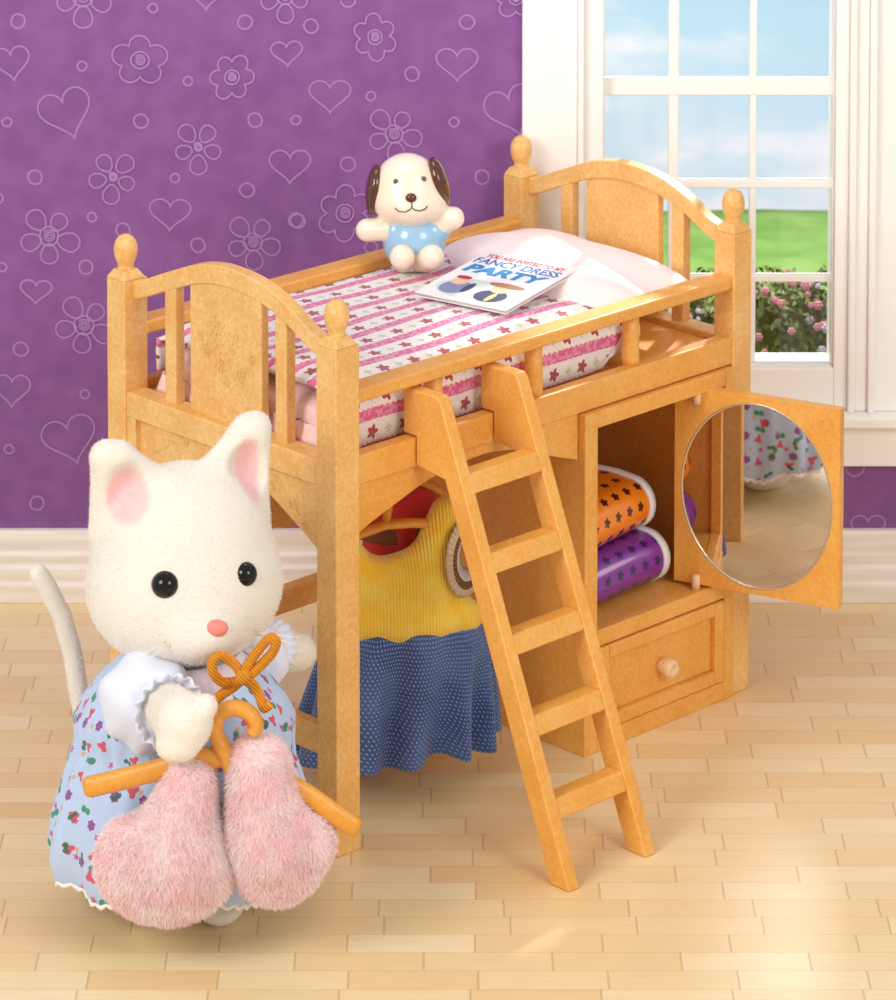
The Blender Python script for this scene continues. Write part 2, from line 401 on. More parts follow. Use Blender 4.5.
def bush(px, py, Y, r, pet, label, seed, hp=1.0, nfl=40):
    rd = random.Random(seed); c = at(px, py, Y)
    t = thing('flowering_bush', label, 'bush', (c.x, c.y, c.z-r*hp), group='flowering bushes beyond the window')
    mb = MB()
    for k in range(1500):
        v = Vector((rd.gauss(0, 1), rd.gauss(0, 1), rd.gauss(0, 1))).normalized()*(r*(.55+.45*rd.random()**.5)); v.z *= hp
        p = c+v; a = Vector((rd.gauss(0, 1), rd.gauss(0, 1), rd.gauss(0, 1))).normalized(); b = a.cross(v).normalized(); s_ = r*.10
        mb.add([p-a*s_, p+b*s_*.5+v*.04, p+a*s_, p-b*s_*.5+v*.04], [(0, 1, 2, 3)])
    mb.ball((c.x, c.y, c.z), (r*.6, r*.6, r*.6*hp), 14, 10)
    build('foliage', mb, LEAF, t, fix=False)
    for k in range(nfl):
        v = Vector((rd.gauss(0, 1), -abs(rd.gauss(0, .8))-.2, rd.gauss(.5, .9))).normalized(); q = c+Vector((v.x*r, v.y*r, v.z*r*hp))*1.02
        mb = MB(); R = r*rd.uniform(.035, .085)
        for j in range(6):
            aa = j*PI/3; mb.ball((q.x+R*.7*math.cos(aa), q.y-.01, q.z+R*.7*math.sin(aa)), (R*.5, R*.3, R*.5), 8, 6)
        mb.ball((q.x, q.y-.01, q.z), R*.45, 8, 6); build('blossom', mb, pet, t, fix=False)
bush(775, 338, 2.4, .17, PETP, 'bush with pink blossoms, below the right column of window panes', 1, 1.3)
bush(836, 338, 2.45, .17, PETL, 'bush with pale lilac blossoms at the right edge of the window panes', 2, 1.3)
bush(706, 338, 2.6, .18, PETL, 'bush with pale lilac blossoms seen between the headboard and its corner post', 3, 1.2)
bush(640, 338, 2.4, .18, PETP, 'bush with pink blossoms hidden mostly behind the headboard panel', 4, 1.2)

# ================================================================== LOFT BED
bed = thing('loft_bed', 'tan wooden-look toy loft bed with carved footboard and ball finials', 'bed', tuple(REF.translation), TH)
H = .0366
def bb(name, mb, mat=WOOD, par=bed, bevel=.006, **k): return build(name, mb, mat, par, REF, bevel=bevel, **k)
for i, (px, py) in enumerate([(0, 0), (0, BW), (BL, 0), (BL, BW)]):
    mb = MB(); h = H
    mb.box(px-h, px+h+(.007 if px == 0 else 0), py-h, py+h, 0, 1.285)
    # chamfered cap
    mb.add([(px-h, py-h, 1.285), (px+h, py-h, 1.285), (px+h, py+h, 1.285), (px-h, py+h, 1.285), (px-h*.62, py-h*.62, 1.308), (px+h*.62, py-h*.62, 1.308), (px+h*.62, py+h*.62, 1.308), (px-h*.62, py+h*.62, 1.308)],
           [(4, 5, 6, 7), (0, 1, 5, 4), (1, 2, 6, 5), (2, 3, 7, 6), (3, 0, 4, 7)])
    o = bb('bed_post', mb, bevel=.005)
    pf = [(.023, 1.300), (.0215, 1.312), (.0205, 1.318), (.024, 1.325), (.029, 1.338), (.0315, 1.353), (.031, 1.366), (.027, 1.380), (.019, 1.391), (.009, 1.3965), (.001, 1.398)]
    bb('finial', MB().lathe(pf, px, py, 28), par=o, bevel=0)
AY = [(a_, b_-.014) for a_, b_ in [(0, 1.284), (.034, 1.296), (.09, 1.315), (.162, 1.355), (.22, 1.380), (.274, 1.396), (.33, 1.405), (.41, 1.409), (.47, 1.403), (.53, 1.389), (.60, 1.362), (.65, 1.342), (.702, 1.320), (.74, 1.304), (.775, 1.297), (BW, 1.297)]]
def cr(tab, y):
    for i in range(len(tab)-1):
        if y <= tab[i+1][0]:
            p0, p1, p2, p3 = tab[max(i-1, 0)], tab[i], tab[i+1], tab[min(i+2, len(tab)-1)]
            t = (y-p1[0])/(p2[0]-p1[0]); m1 = (p2[1]-p0[1])/(p2[0]-p0[0])*(p2[0]-p1[0]); m2 = (p3[1]-p1[1])/(p3[0]-p1[0])*(p2[0]-p1[0])
            return (2*t**3-3*t*t+1)*p1[1]+(t**3-2*t*t+t)*m1+(-2*t**3+3*t*t)*p2[1]+(t**3-t*t)*m2
    return tab[-1][1]
def endboard(x, foot):
    xo = x
    ys = [.03+(.744)*k/48 for k in range(49)]
    top = [(y, cr(AY, y)) for y in ys]; bot = [(y, cr(AY, y)-.048-.004*math.sin(PI*(y-.03)/.744)) for y in ys]
    nm = 'foot' if foot else 'head'
    bb(nm+'board_arch', MB().prism(top+bot[::-1], xo-.010, xo+.030, 'x'), bevel=.005)
    # solid middle panel, its top following the arch
    yy = [.275+.275*k/16 for k in range(17)]
    pts = [(y, cr(AY, y)-.045) for y in yy]+[(.55, .985), (.275, .985)]
    mb = MB().prism(pts, xo-.003, xo+.022, 'x')
    p = bb(nm+'board_panel', mb, bevel=.003)
    if foot:                                  # raised outline flowers
        mb = MB(); fx = xo-.0035
        for (fy, fz, r, a0) in [(.43, 1.215, .030, .2), (.375, 1.185, .026, .9), (.43, 1.165, .028, .5), (.38, 1.130, .028, .1), (.465, 1.13, .018, .6), (.335, 1.10, .016, .3), (.42, 1.09, .022, .8), (.36, 1.065, .024, .4), (.49, 1.17, .015, .2), (.315, 1.145, .015, .9), (.40, 1.045, .015, .5)]:
            fz = 1.165+(fz-1.13)*.78; fy = .41+(fy-.40)*1.15
            for q in range(5):
                a = a0+q*2*PI/5
                pts = [(fx, fy+r*((.58+.42*math.cos(t))*math.cos(a)-.26*math.sin(t)*math.sin(a)), fz+r*((.58+.42*math.cos(t))*math.sin(a)+.26*math.sin(t)*math.cos(a))) for t in [2*PI*k/14 for k in range(14)]]
                mb.tube(pts, .0021, 6, closed=True)
            mb.ball((fx, fy, fz), (.002, r*.13, r*.13), 8, 6)
        bb('carved_flowers', mb, par=p, bevel=0)
    else:
        pass
    for a in (.176, .602):
        bb('slat', MB().box(xo-.008, xo+.024, a, a+.043, .985, cr(AY, a+.02)-.035), bevel=.004)
    bb(nm+'board_rail', MB().box(xo-.032, xo+.034, H-.002, BW-H+.002, .925, .992), bevel=.005)
    # apron: recessed panel in a frame with an arched lower edge
    def low(y):
        d = min(y-H, BW-H-y); return .742+.115*min(1, d/.21)**.9
    ys = [H+(BW-2*H)*k/40 for k in range(41)]
    pts = [(y, low(y)-.0) for y in ys]+[(BW-H, .93), (H, .93)]
    mb = MB().prism(pts, xo-.014, xo+.020, 'x')
    mb.box(xo-.030, xo, H, H+.035, .80, .93); mb.box(xo-.030, xo, BW-H-.035, BW-H, .80, .93)
    if foot:
        for (cy, cz, sd) in ((.62, .88, 1), (.57, .905, 2), (.14, .84, 3), (.22, .89, 4), (.1, .80, 5), (.67, .84, 6)):
            for q in range(9):
                rd = random.Random(sd*17+q); a = rd.uniform(0, 6.28); r = rd.uniform(.006, .024)
                yy_, zz_ = cy+r*math.cos(a), cz+r*math.sin(a)*.8
                if zz_ < .922 and zz_ > low(yy_)+.006: mb.ball((xo-.0145, yy_, zz_), (.0022, .005, .0035), 8, 6)
    bb(nm+'board_apron', mb, bevel=.002)
    bb(nm+'board_stretcher', MB().box(xo-.018, xo+.018, H-.003, BW-H+.003, .232, .308), bevel=.008)
endboard(0, True); endboard(BL, False)
# long sides
for side, y0 in (('front', 0), ('back', BW)):
    sg = 1 if side == 'front' else -1
    ya, yb = (y0-.030, y0+.040) if side == 'front' else (y0-.040, y0+.030)
    bb('guard_rail', MB().box(H-.002, BL-H+.002, ya, yb, 1.130, 1.166), WOOD2, bevel=.008)
    bb('side_panel', MB().box(H-.002, BL-H+.002, *(sorted((y0-sg*.030, y0+sg*.012))), .924, 1.000), WOOD2, bevel=.005)
    for bx in (.335, .695, 1.062):
        prof = [(.0265, .995), (.0245, 1.02), (.0235, 1.08), (.0235, 1.135)]
        bb('baluster', MB().lathe(prof, bx, y0+sg*.005, 24), WOOD2, bevel=0)
# front apron with arch, brackets
xs = [H+(.835-H)*k/60 for k in range(61)]
def fl_(x):
    t = [(H, .792), (.062, .803), (.10, .818), (.195, .848), (.26, .868), (.334, .884), (.42, .893), (.50, .895), (.584, .884), (.66, .862), (.735, .832), (.84, .796)]
    return cr(t, x)
bb('front_apron', MB().prism([(x, fl_(x)) for x in xs]+[(.835, .930), (H, .930)], -.022, .004, 'y'), WOOD2, bevel=.003)
xs = [H+(BL-2*H)*k/60 for k in range(61)]
def bl_(x): return cr([(H, .40), (.2, .44), (.48, .482), (.61, .465), (.8, .45), (1.1, .45), (BL-H, .42)], x)
bb('back_panel', MB().prism([(x, bl_(x)) for x in xs]+[(BL-H, .93), (H, .93)], BW-.004, BW+.022, 'y'), bevel=.003)
bb('back_stretcher', MB().box(H-.003, BL-H+.003, BW-.018, BW+.018, .240, .312), bevel=.008)
bb('bed_deck', MB().box(.034, BL-.034, .012, BW-.012, .950, .975), WOOD2, bevel=.003)
bb('clothes_rod', MB().tube([(.02, .197, .905), (.842, .197, .905)], .011, 14), bevel=0)

# ================================================================== WARDROBE UNDER THE BED
CX0, CX1, CY0, CY1, CT = .838, 1.426, -.045, .74, .921
wb = thing('wardrobe', 'honey coloured wardrobe with drawer and open mirrored door under the loft bed', 'wardrobe', tuple(REF @ Vector((1.13, .3, 0))), TH)
def wbp(name, mb, mat=WOOD2, par=wb, bevel=.004, **k): return build(name, mb, mat, par, REF, bevel=bevel, **k)
wbp('side_panel', MB().box(CX0, CX0+.03, CY0+.024, CY1, 0, CT))
wbp('side_panel', MB().box(CX1-.03, CX1, CY0+.024, CY1, 0, CT))
wbp('back_panel', MB().box(CX0+.03, CX1-.03, CY1-.02, CY1, 0, CT))
wbp('top_panel', MB().box(CX0+.03, CX1-.03, CY0+.024, CY1-.02, CT-.03, CT))
wbp('shelf', MB().box(CX0+.03, CX1-.03, CY0+.026, CY1-.02, .30, .328))
mb = MB(); fx0, fx1 = .887, 1.388
for k in ((CX0, fx0, CY0, CY0+.03, 0, CT), (fx1, CX1, CY0, CY0+.03, 0, CT), (fx0, fx1, CY0, CY0+.03, .876, CT), (fx0, fx1, CY0, CY0+.03, .286, .330), (fx0, fx1, CY0, CY0+.03, 0, .052)): mb.box(*k)
wbp('front_frame', mb, bevel=.003)
wbp('bottom_panel', MB().box(CX0+.03, CX1-.03, CY0+.03, CY1-.02, .01, .04))
# drawer
def frame_box(mb, x0, x1, z0, z1, yf, rim, dep, back):
    mb.box(x0, x0+rim, yf, back, z0, z1); mb.box(x1-rim, x1, yf, back, z0, z1)
    mb.box(x0+rim, x1-rim, yf, back, z0, z0+rim); mb.box(x0+rim, x1-rim, yf, back, z1-rim, z1); mb.box(x0+rim, x1-rim, yf+dep, back, z0+rim, z1-rim)
mb = MB(); frame_box(mb, fx0+.006, fx1-.006, .056, .282, CY0-.006, .036, .016, CY0+.03)
dw = wbp('drawer', mb, bevel=.004)
KN = Mat('pale_knob', C(244, 205, 160), .35).m
mb = MB().lathe([(.018, 0), (.018, .012), (.021, .02), (.025, .034), (.024, .044), (.018, .05), (.012, .05), (.010, .047), (.001, .047)], 0, 0, 28)
kc = (1.143, CY0+.010, .165); mb.v = [(kc[0]+v[0], kc[1]-v[2], kc[2]+v[1]) for v in mb.v]
wbp('knob', mb, KN, dw, bevel=0)
# door, swung open
P0 = Vector((1.434, -.408)); dd = Vector((-.315, .949)).normalized(); nn = Vector((-dd.y, dd.x)); nn = -nn if nn.dot(Vector((-.93, -.36))) < 0 else nn
DWID, DT, DZ0, DZ1 = .478, .030, .340, .885
DM = Matrix(((dd.x, nn.x, 0, P0.x), (dd.y, nn.y, 0, P0.y), (0, 0, 1, 0), (0, 0, 0, 1)))    # u along door, v = towards mirror side
mc = (.240, (DZ0+DZ1)/2-.002); MRX, MRZ = .221, .256
def dpart(name, mb, mat, par, **k):
    mb.v = [tuple(DM @ Vector(v)) for v in mb.v]; return wbp(name, mb, mat, par, **k)
mb = MB()
# plate with an oval opening: ring between outer rectangle and ellipse, on the mirror side; solid behind
nseg = 64; outer = []; inner = []
for k in range(nseg):
    a = 2*PI*k/nseg; ca, sa = math.cos(a), math.sin(a)
    inner.append((mc[0]+MRX*ca, mc[1]+MRZ*sa))
    hx = (DWID-mc[0]) if ca > 0 else mc[0]; hz = (DZ1-mc[1]) if sa > 0 else (mc[1]-DZ0)
    s_ = min(hx/abs(ca) if abs(ca) > 1e-6 else 9, hz/abs(sa) if abs(sa) > 1e-6 else 9); outer.append((mc[0]+ca*s_, mc[1]+sa*s_))
# snap nearest to corners
for cx_, cz_ in ((0, DZ0), (DWID, DZ0), (0, DZ1), (DWID, DZ1)):
    k = min(range(nseg), key=lambda i: (outer[i][0]-cx_)**2+(outer[i][1]-cz_)**2); outer[k] = (cx_, cz_)
vs = [(a, 0, b) for a, b in outer]+[(a, 0, b) for a, b in inner]+[(a, -.010, b) for a, b in inner]+[(a, -DT, b) for a, b in outer]
fs = []
for k in range(nseg):
    j = (k+1) % nseg; fs += [(k, j, nseg+j, nseg+k), (nseg+k, nseg+j, 2*nseg+j, 2*nseg+k), (k, 3*nseg+k, 3*nseg+j, j)]
fs += [tuple(3*nseg+k for k in range(nseg)), tuple(2*nseg+k for k in range(nseg-1, -1, -1))]
mb.add(vs, fs)
for (u_, z_) in ((.035, .84), (.035, .385)):
    mb.tube([(u_+.016*math.cos(a), .0005, z_+.016*math.sin(a)) for a in [2*PI*k/20 for k in range(20)]], .0012, 6, closed=True)
door = dpart('door', mb, WOOD2, wb, bevel=.004)
MIR = Mat('mirror_silver', C(245, 240, 236), .015, Metallic=1.0).m
mb = MB(); mb.prism([(mc[0]+(MRX-.003)*math.cos(2*PI*k/96), mc[1]+(MRZ-.003)*math.sin(2*PI*k/96)) for k in range(96)], -.009, -.004, 'y')
mir = dpart('mirror', mb, MIR, door, smooth=False)
RIM = Mat('mirror_rim', C(214, 200, 182), .25, Metallic=.6).m
mb = MB().tube([(mc[0]+(MRX-.003)*math.cos(2*PI*k/96), -.004, mc[1]+(MRZ-.003)*math.sin(2*PI*k/96)) for k in range(96)], .0035, 8, closed=True)
dpart('mirror_rim', mb, RIM, mir, bevel=0)
for z_ in ((DZ0-.012, DZ0+.03), (DZ1-.04, DZ1-.010)):
    dpart('hinge_peg', MB().lathe([(.0115, z_[0]), (.0115, z_[1]-.004), (.009, z_[1])], DWID-.07, .011, 18), KN, door, bevel=0)
mb = MB().lathe([(.013, 0), (.016, .018), (.014, .024), (.002, .026)], 0, 0, 20); mb.v = [(.03+v[0], -DT-v[2], .6+v[1]) for v in mb.v]
dpart('knob', mb, KN, door, bevel=0)

# folded fabrics in the wardrobe
def folded(name, base, spot, label, loc, L, D, Hh, rot, tilt, seed, per=.055):
    p = REF @ Vector(loc); t = thing(name, label, 'fabric', tuple(p), TH+rot, group='folded fabrics on the wardrobe shelf')
    M = Mat(name+'_'+str(seed), rough=.3); x, y, z = M.coord('UV')
    r_ = (y/per).f('FLOOR'); fx = ((x/per)+(r_*.5)).f('FRACT')-.5; fy = (y/per).f('FRACT')-.5
    rr = (fx*fx+fy*fy).f('SQRT'); an = fy.atan2(fx)
    fl = rr-(((an*5).f('COSINE')*.05)+.225)
    M.set('Base Color', M.mix(fl.lt(0), base, spot)); M.set('Coat Weight', .4)
    # stadium cross section folded round a front edge; u along x, v round the fold
    mb = MB(); sec = []; R = Hh/2
    for k in range(15):
        a = -PI/2-PI*k/14; sec.append((R+R*math.cos(a)*1.0, R+R*math.sin(a)))
    sec = [(D, 0)]+[(D*.66, 0), (D*.33, 0)]+sec+[(D*.33, Hh+.006), (D*.66, Hh+.004), (D, Hh-.01)]
    acc = [0]
    for i in range(1, len(sec)): acc.append(acc[-1]+math.hypot(sec[i][0]-sec[i-1][0], sec[i][1]-sec[i-1][1]))
    nu = 20; vs = []; uv = []
    for i, (sy, sz) in enumerate(sec):
        for j in range(nu+1):
            u = j/nu; puff = .006*math.sin(PI*u)*math.sin(PI*i/(len(sec)-1)); e = min(1, (1-u)/.06)
            vs.append((-L+L*u, sy, R+(sz-R)*(.9+.1*math.sqrt(max(0, 1-(1-e)**2)))+puff+tilt*sy)); uv.append((u*L, acc[i]))
    fs = [(i*(nu+1)+j, i*(nu+1)+j+1, (i+1)*(nu+1)+j+1, (i+1)*(nu+1)+j) for i in range(len(sec)-1) for j in range(nu)]
    ns = len(sec)
    fs += [tuple(i*(nu+1)+nu for i in range(ns)), tuple(i*(nu+1) for i in range(ns-1, -1, -1)), tuple(range(0, nu+1)), tuple((ns-1)*(nu+1)+j for j in range(nu, -1, -1))]
    mb.add(vs, fs); mb.uv = uv
    build('cover', mb, M.m, t, WM[t])
    # white hem wrapped round the right end
    mb = MB(); hv = []
    for i, (sy, sz) in enumerate(sec):
        for j, xx in enumerate((-.022, .004)):
            for o_ in (0, 1):
                oo = .004 if o_ else -.002
                cy, cz = max(sy, R), R; dy, dz = sy-cy, sz-cz; l = math.hypot(dy, dz) or 1
                hv.append((xx, sy+dy/l*oo, R+(sz-R)*.985+dz/l*oo+tilt*sy+.001))
    hf = []
    for i in range(ns-1):
        a, b = i*4, i*4+4
        hf += [(a+1, a+3, b+3, b+1), (a, b, b+2, a+2), (a, a+1, b+1, b), (a+2, b+2, b+3, a+3)]
    mb.add(hv, hf); build('hem', mb, cloth('white_hem_'+str(seed), C(240, 238, 236), 200, .2), t, WM[t])
    return t
folded('folded_fabric', C(128, 48, 160), C(40, 32, 96), 'folded purple fabric with dark blue flowers and white hem, lying on the wardrobe shelf', (1.272, .055, .330), .35, .42, .135, .10, 0, 1)
folded('folded_fabric', C(246, 138, 26), C(70, 22, 14), 'folded orange fabric with black flowers and white hem, on top of the purple one', (1.262, .10, .468), .34, .36, .140, .18, .0, 2)

# ================================================================== LADDER
ld = thing('ladder', 'tan five-rung ladder leaning against the front of the loft bed', 'ladder', tuple(REF @ Vector((.39, -.54, 0))), TH)
fr_y = lambda z: -.568+.448*z/1.122
stile = [(-.568, 0), (-.503, 0), (fr_y(.918)+.066, .918), (-.034, .930), (-.034, 1.004), (.012, 1.004), (.012, 1.122), (-.108, 1.122), (-.120, 1.112)]
for x0 in (.237, .510):
    build('stile', MB().prism(stile, x0, x0+.039, 'x'), WOOD2, ld, REF, bevel=.005)
for z0 in (.152, .338, .522, .708, .892):
    yf = fr_y(z0)
    pts = [(yf+.002, z0), (yf+.062, z0), (yf+.070, z0+.046), (fr_y(z0+.046)+.004, z0+.046)]
    build('rung', MB().prism(pts, .270, .512, 'x'), WOOD2, ld, REF, bevel=.006)

# ================================================================== BEDDING
PK = cloth('pale_pink_cloth', C(250, 216, 214), 120, .25, .3)
def slab(x0, x1, y0, y1, z0, z1, p=4, amp=.004, nx=60, ny=40, seed=0, ridge=0):
    def f(X, Y, Z):
        u, v, w = (X-(x0+x1)/2)/((x1-x0)/2), (Y-(y0+y1)/2)/((y1-y0)/2), (Z-(z0+z1)/2)/((z1-z0)/2)
        d = (np.abs(u)**p[0]+np.abs(v)**p[0])
        return ((d**(1/p[0]))**p[1]+np.abs(w)**p[1])**(1/p[1])-1+amp*np.sin(X*31+seed)*np.cos(Y*27+seed*2)
    return f
mat_ = sdf(slab(.055, 1.22, .045, BW-.04, .976, 1.118, (9, 3.2), .012), (.03, .02, .96), (1.33, BW-.01, 1.14), .0125)
o = build('mattress', mat_, PK, None, REF); tag(o, 'pale pink mattress lying in the loft bed under the knitted blanket', 'mattress')
# pillow-like coverlet at the head
def pil(X, Y, Z):
    u, v = (X-1.205)/.222, (Y-.400)/.372; zc = 1.132+.018*np.sin((Y-.1)*4.2)-.10*np.clip(1.04-X, 0, 1)
    d = (np.abs(u)**3.2+np.abs(v)**4)**(1/3.6)
    w = (Z-zc+.012*np.sin(X*26+Y*9)*np.clip(d, 0, 1))/(.060*np.sqrt(np.clip(1-np.clip(d, 0, 1)**3, .03, 1)))
    return ((d**4+np.abs(w)**2.2)**(1/3)-1)*.06
pm = sdf(pil, (.94, -.03, 1.03), (1.46, .84, 1.24), .010)
# keep it above the mattress, inside the rails
pm.v = [(x, max(.044, min(y, BW-.044)) if z < 1.18 else y, max(z, 1.02)) for x, y, z in pm.v]
o = build('pillow', pm, cloth('pale_pink_pillow', C(255, 236, 233), 120, .2, .3), None, REF); tag(o, 'large pale pink pillow at the headboard end of the loft bed', 'pillow')
# knitted blanket
M = Mat('striped_knit', rough=.95); u, v, w = M.coord('UV'); per = .088; M.set('Sheen Weight', .3)
st = (v/per); fv = st.f('FRACT'); row = st.f('FLOOR')
kn = ((u/.0085).f('FRACT')-.5)*((v/.0085).f('FRACT')-.5)
zig = ((u/.02).f('FRACT')-.5).f('ABSOLUTE')*.08
band = (fv+zig).lt(.36)*(fv-zig).gt(-.02)
dots = ((u/.017).f('FRACT')-.5); dots2 = (fv-.34)*6.; dd_ = (dots*dots+dots2*dots2).lt(.05)
fu = ((u/.108)+(row*.5)).f('FRACT')-.5; fw_ = (fv-.64)*per/.108
rr = (fu*fu+fw_*fw_).f('SQRT'); an = fw_.atan2(fu)
red = (rr-((an*5).f('COSINE')*.04+.145)).lt(0)
gu = ((u/.108)+(row*.5)+.5).f('FRACT')-.5; gr = ((gu*fw_).f('ABSOLUTE').lt(.0022))*((gu*gu+fw_*fw_).lt(.014))
c = M.mix(band, C(252, 247, 246), C(230, 104, 160)); c = M.mix(band*M.rnd(M.vec((u/.0085).f('FLOOR'), (v/.0085).f('FLOOR'))).gt(.55)*.5, c, C(246, 190, 214))
c = M.mix(dd_*.6, c, C(196, 120, 110)); c = M.mix(gr*.8, c, C(196, 214, 130)); c = M.mix(red*.95, c, C(178, 36, 52)); M.set('Base Color', c)
M.bump(((u/.0085*6.283).f('SINE')*(v/.0085*6.283).f('SINE')), .5, .003)
KNIT = M.m
top = 1.142
sec = [(BW-.048, 1.03), (BW-.043, 1.08), (BW-.046, 1.112)]+[(BW-.07-(BW-.07-.085)*k/22, None) for k in range(23)]+[(.060, 1.104), (.047, 1.092), (.044, 1.075), (.045, 1.05), (.047, 1.02), (.050, .985)]
sec = sec[::-1]; acc = [0]
s2 = [(y, top if z is None else z) for y, z in sec]
for i in range(1, len(s2)): acc.append(acc[-1]+math.hypot(s2[i][0]-s2[i-1][0], s2[i][1]-s2[i-1][1]))
nu = 90; vs = []; uv = []
def blk(x0, x1):
    vs, uv = [], []
    for i, (y, z) in enumerate(s2):
        for j in range(nu+1):
            f = j/nu; x = x0+(x1(y)-.10*(max(0, 1.10-z)/.10 if y < .1 else 0)**1.4-x0)*f
            bz = 0
            if sec[i][1] is None: bz = .005*noise.noise(Vector((x*5, y*5, 1)))+.004*math.sin(x*9+y*6)-.05*max(0, (.13-x)/.13)**1.5-.030*max(0, (.20-y)/.16)**2
            else: bz = .004*noise.noise(Vector((x*7, z*9, 3)))
            by = .006*noise.noise(Vector((x*9, 4, z*5))) if sec[i][1] is not None else 0
            vs.append((x, y+abs(by), z+bz)); uv.append((x, acc[i]+.026))
    fs = [(i*(nu+1)+j, i*(nu+1)+j+1, (i+1)*(nu+1)+j+1, (i+1)*(nu+1)+j) for i in range(len(s2)-1) for j in range(nu)]
    return vs, fs, uv
vs, fs, uv = blk(.068, lambda y: 1.085+.0*y)
mb = MB().add(vs, fs); mb.uv = uv
bk = build('blanket', mb, KNIT, None, REF, solid=.010, fix=True); tag(bk, 'white knitted blanket with pink stripes and red flowers, spread on the loft bed', 'blanket')
mb = MB()                                     # lace trim along the pillow end
n_ = len(s2)*4; pts_ = []
tv, tf = [], []
for i in range(n_):
    q = i/(n_-1)*(len(s2)-1); a = min(int(q), len(s2)-2); f = q-a; y = s2[a][0]*(1-f)+s2[a+1][0]*f; z = s2[a][1]*(1-f)+s2[a+1][1]*f
    for j in range(4):
        tv.append((1.083-.10*(max(0, 1.10-z)/.10 if y < .1 else 0)**1.4+j*.014+.004*math.sin(i*1.3), y, z+.006+.007*math.sin(i*1.15)*j/3))
for i in range(n_-1):
    for j in range(3): tf.append((i*4+j, i*4+j+1, (i+1)*4+j+1, (i+1)*4+j))
mb.add(tv, tf); build('lace_trim', mb, cloth('white_lace', C(252, 244, 244), 90, .6), bk, REF, solid=.004)
# ruffle at the foot end
mb = MB(); tv, tf = [], []
for i in range(100):
    y = .06+.68*i/99
    for j in range(5): tv.append((.042+.010*math.sin(i*1.1)*(j/4)+.004*j, y, 0.985+.012*j))
for i in range(99):
    for j in range(4): tf.append((i*5+j, i*5+j+1, (i+1)*5+j+1, (i+1)*5+j))
mb.add(tv, tf); build('ruffle', mb, PK, bpy.data.objects['mattress'], REF, solid=.004)

# ================================================================== INVITATION CARD
zc = 1.160
cor = [onz(415, 296, zc), onz(506, 311, zc), onz(574, 271, zc+.03), onz(484, 250, zc+.03)]
P0_, U_, V_ = cor[0], (cor[1]-cor[0]+cor[2]-cor[3])/2, (cor[3]-cor[0]+cor[2]-cor[1])/2
ub, vb = U_.normalized(), V_; Lu = U_.length; vb = (V_-ub*V_.dot(ub)); Lv = vb.length; vb.normalize(); nb = ub.cross(vb)
CM = Matrix(((ub.x, vb.x, nb.x, P0_.x), (ub.y, vb.y, nb.y, P0_.y), (ub.z, vb.z, nb.z, P0_.z), (0, 0, 0, 1)))
card = thing('invitation_booklet', 'white FANCY DRESS PARTY invitation booklet lying on the knitted blanket', 'booklet', tuple(P0_))
PAPER = Mat('white_card', C(246, 246, 248), .35).m
build('back_cover', MB().box(0, Lu, 0, Lv, 0, .003), PAPER, card, CM, bevel=.001)
build('pages', MB().box(.003, Lu-.004, .002, Lv-.003, .003, .009), Mat('page_edge', C(206, 200, 196), .7).m, card, CM)
fc = build('front_cover', MB().box(-.001, Lu, 0, Lv, .009, .0125), PAPER, card, CM, bevel=.001)
def lettering(txt, u0, u1, v0, v1, col, bold=.0, shear=.0, lift=.0128):
    cu = bpy.data.curves.new('t', 'FONT'); cu.body = txt; cu.size = 1; cu.offset = bold; cu.shear = shear; cu.extrude = 0.01
    ob = bpy.data.objects.new('t', cu); COL.objects.link(ob); dg = bpy.context.evaluated_depsgraph_get(); me = ob.evaluated_get(dg).to_mesh()
    P = [v.co.copy() for v in me.vertices]; xs = [p.x for p in P]; ys = [p.y for p in P]
    mb = MB(); a, b, c_, d = min(xs), max(xs), min(ys), max(ys)
    mb.add([(u0+(p.x-a)/(b-a)*(u1-u0), v0+(p.y-c_)/(d-c_)*(v1-v0), lift+(p.z+.01)*.02) for p in P], [tuple(f.vertices) for f in me.polygons])
    bpy.data.objects.remove(ob); bpy.data.curves.remove(cu)
    return build('lettering', mb, Mat('ink', col, .5).m, fc, CM, smooth=False)
# the words run along the far long edge; origin is the spine corner at the left
lettering('YOU ARE INVITED TO MY', Lu*.02+.012, Lu*.92, Lv*.86, Lv*.93, C(214, 40, 56), .02)
lettering('FANCY DRESS', Lu*.03, Lu*.95, Lv*.73, Lv*.84, C(38, 110, 186), .015)
lettering('PARTY', Lu*.06, Lu*.92, Lv*.54, Lv*.70, C(28, 140, 206), .05, .1)
mb = MB()
def disc(u, v, ru, rv, mi, l): mb.add([(u+ru*math.cos(2*PI*k/24), v+rv*math.sin(2*PI*k/24), .0128+l*.0002) for k in range(24)], [tuple(range(24))], mi)
disc(Lu*.5, Lv*.24, Lu*.44, Lv*.2, 0, 0)
disc(Lu*.26, Lv*.22, Lu*.15, Lv*.13, 1, 1); disc(Lu*.22, Lv*.34, Lu*.09, Lv*.07, 2, 2); disc(Lu*.20, Lv*.42, Lu*.08, Lv*.035, 3, 3); disc(Lu*.38, Lv*.25, Lu*.04, Lv*.10, 4, 3)
disc(Lu*.68, Lv*.18, Lu*.16, Lv*.12, 4, 1); disc(Lu*.68, Lv*.33, Lu*.10, Lv*.08, 2, 2); disc(Lu*.68, Lv*.41, Lu*.19, Lv*.045, 5, 3); disc(Lu*.70, Lv*.16, Lu*.03, Lv*.09, 6, 3)
build('picture', mb, [Mat('pic%d' % i, c_, .5).m for i, c_ in enumerate([C(214, 226, 222), C(132, 142, 190), C(232, 200, 168), C(186, 44, 60), C(50, 62, 104), C(164, 116, 78), C(216, 206, 120)])], fc, CM, smooth=False, fix=False)

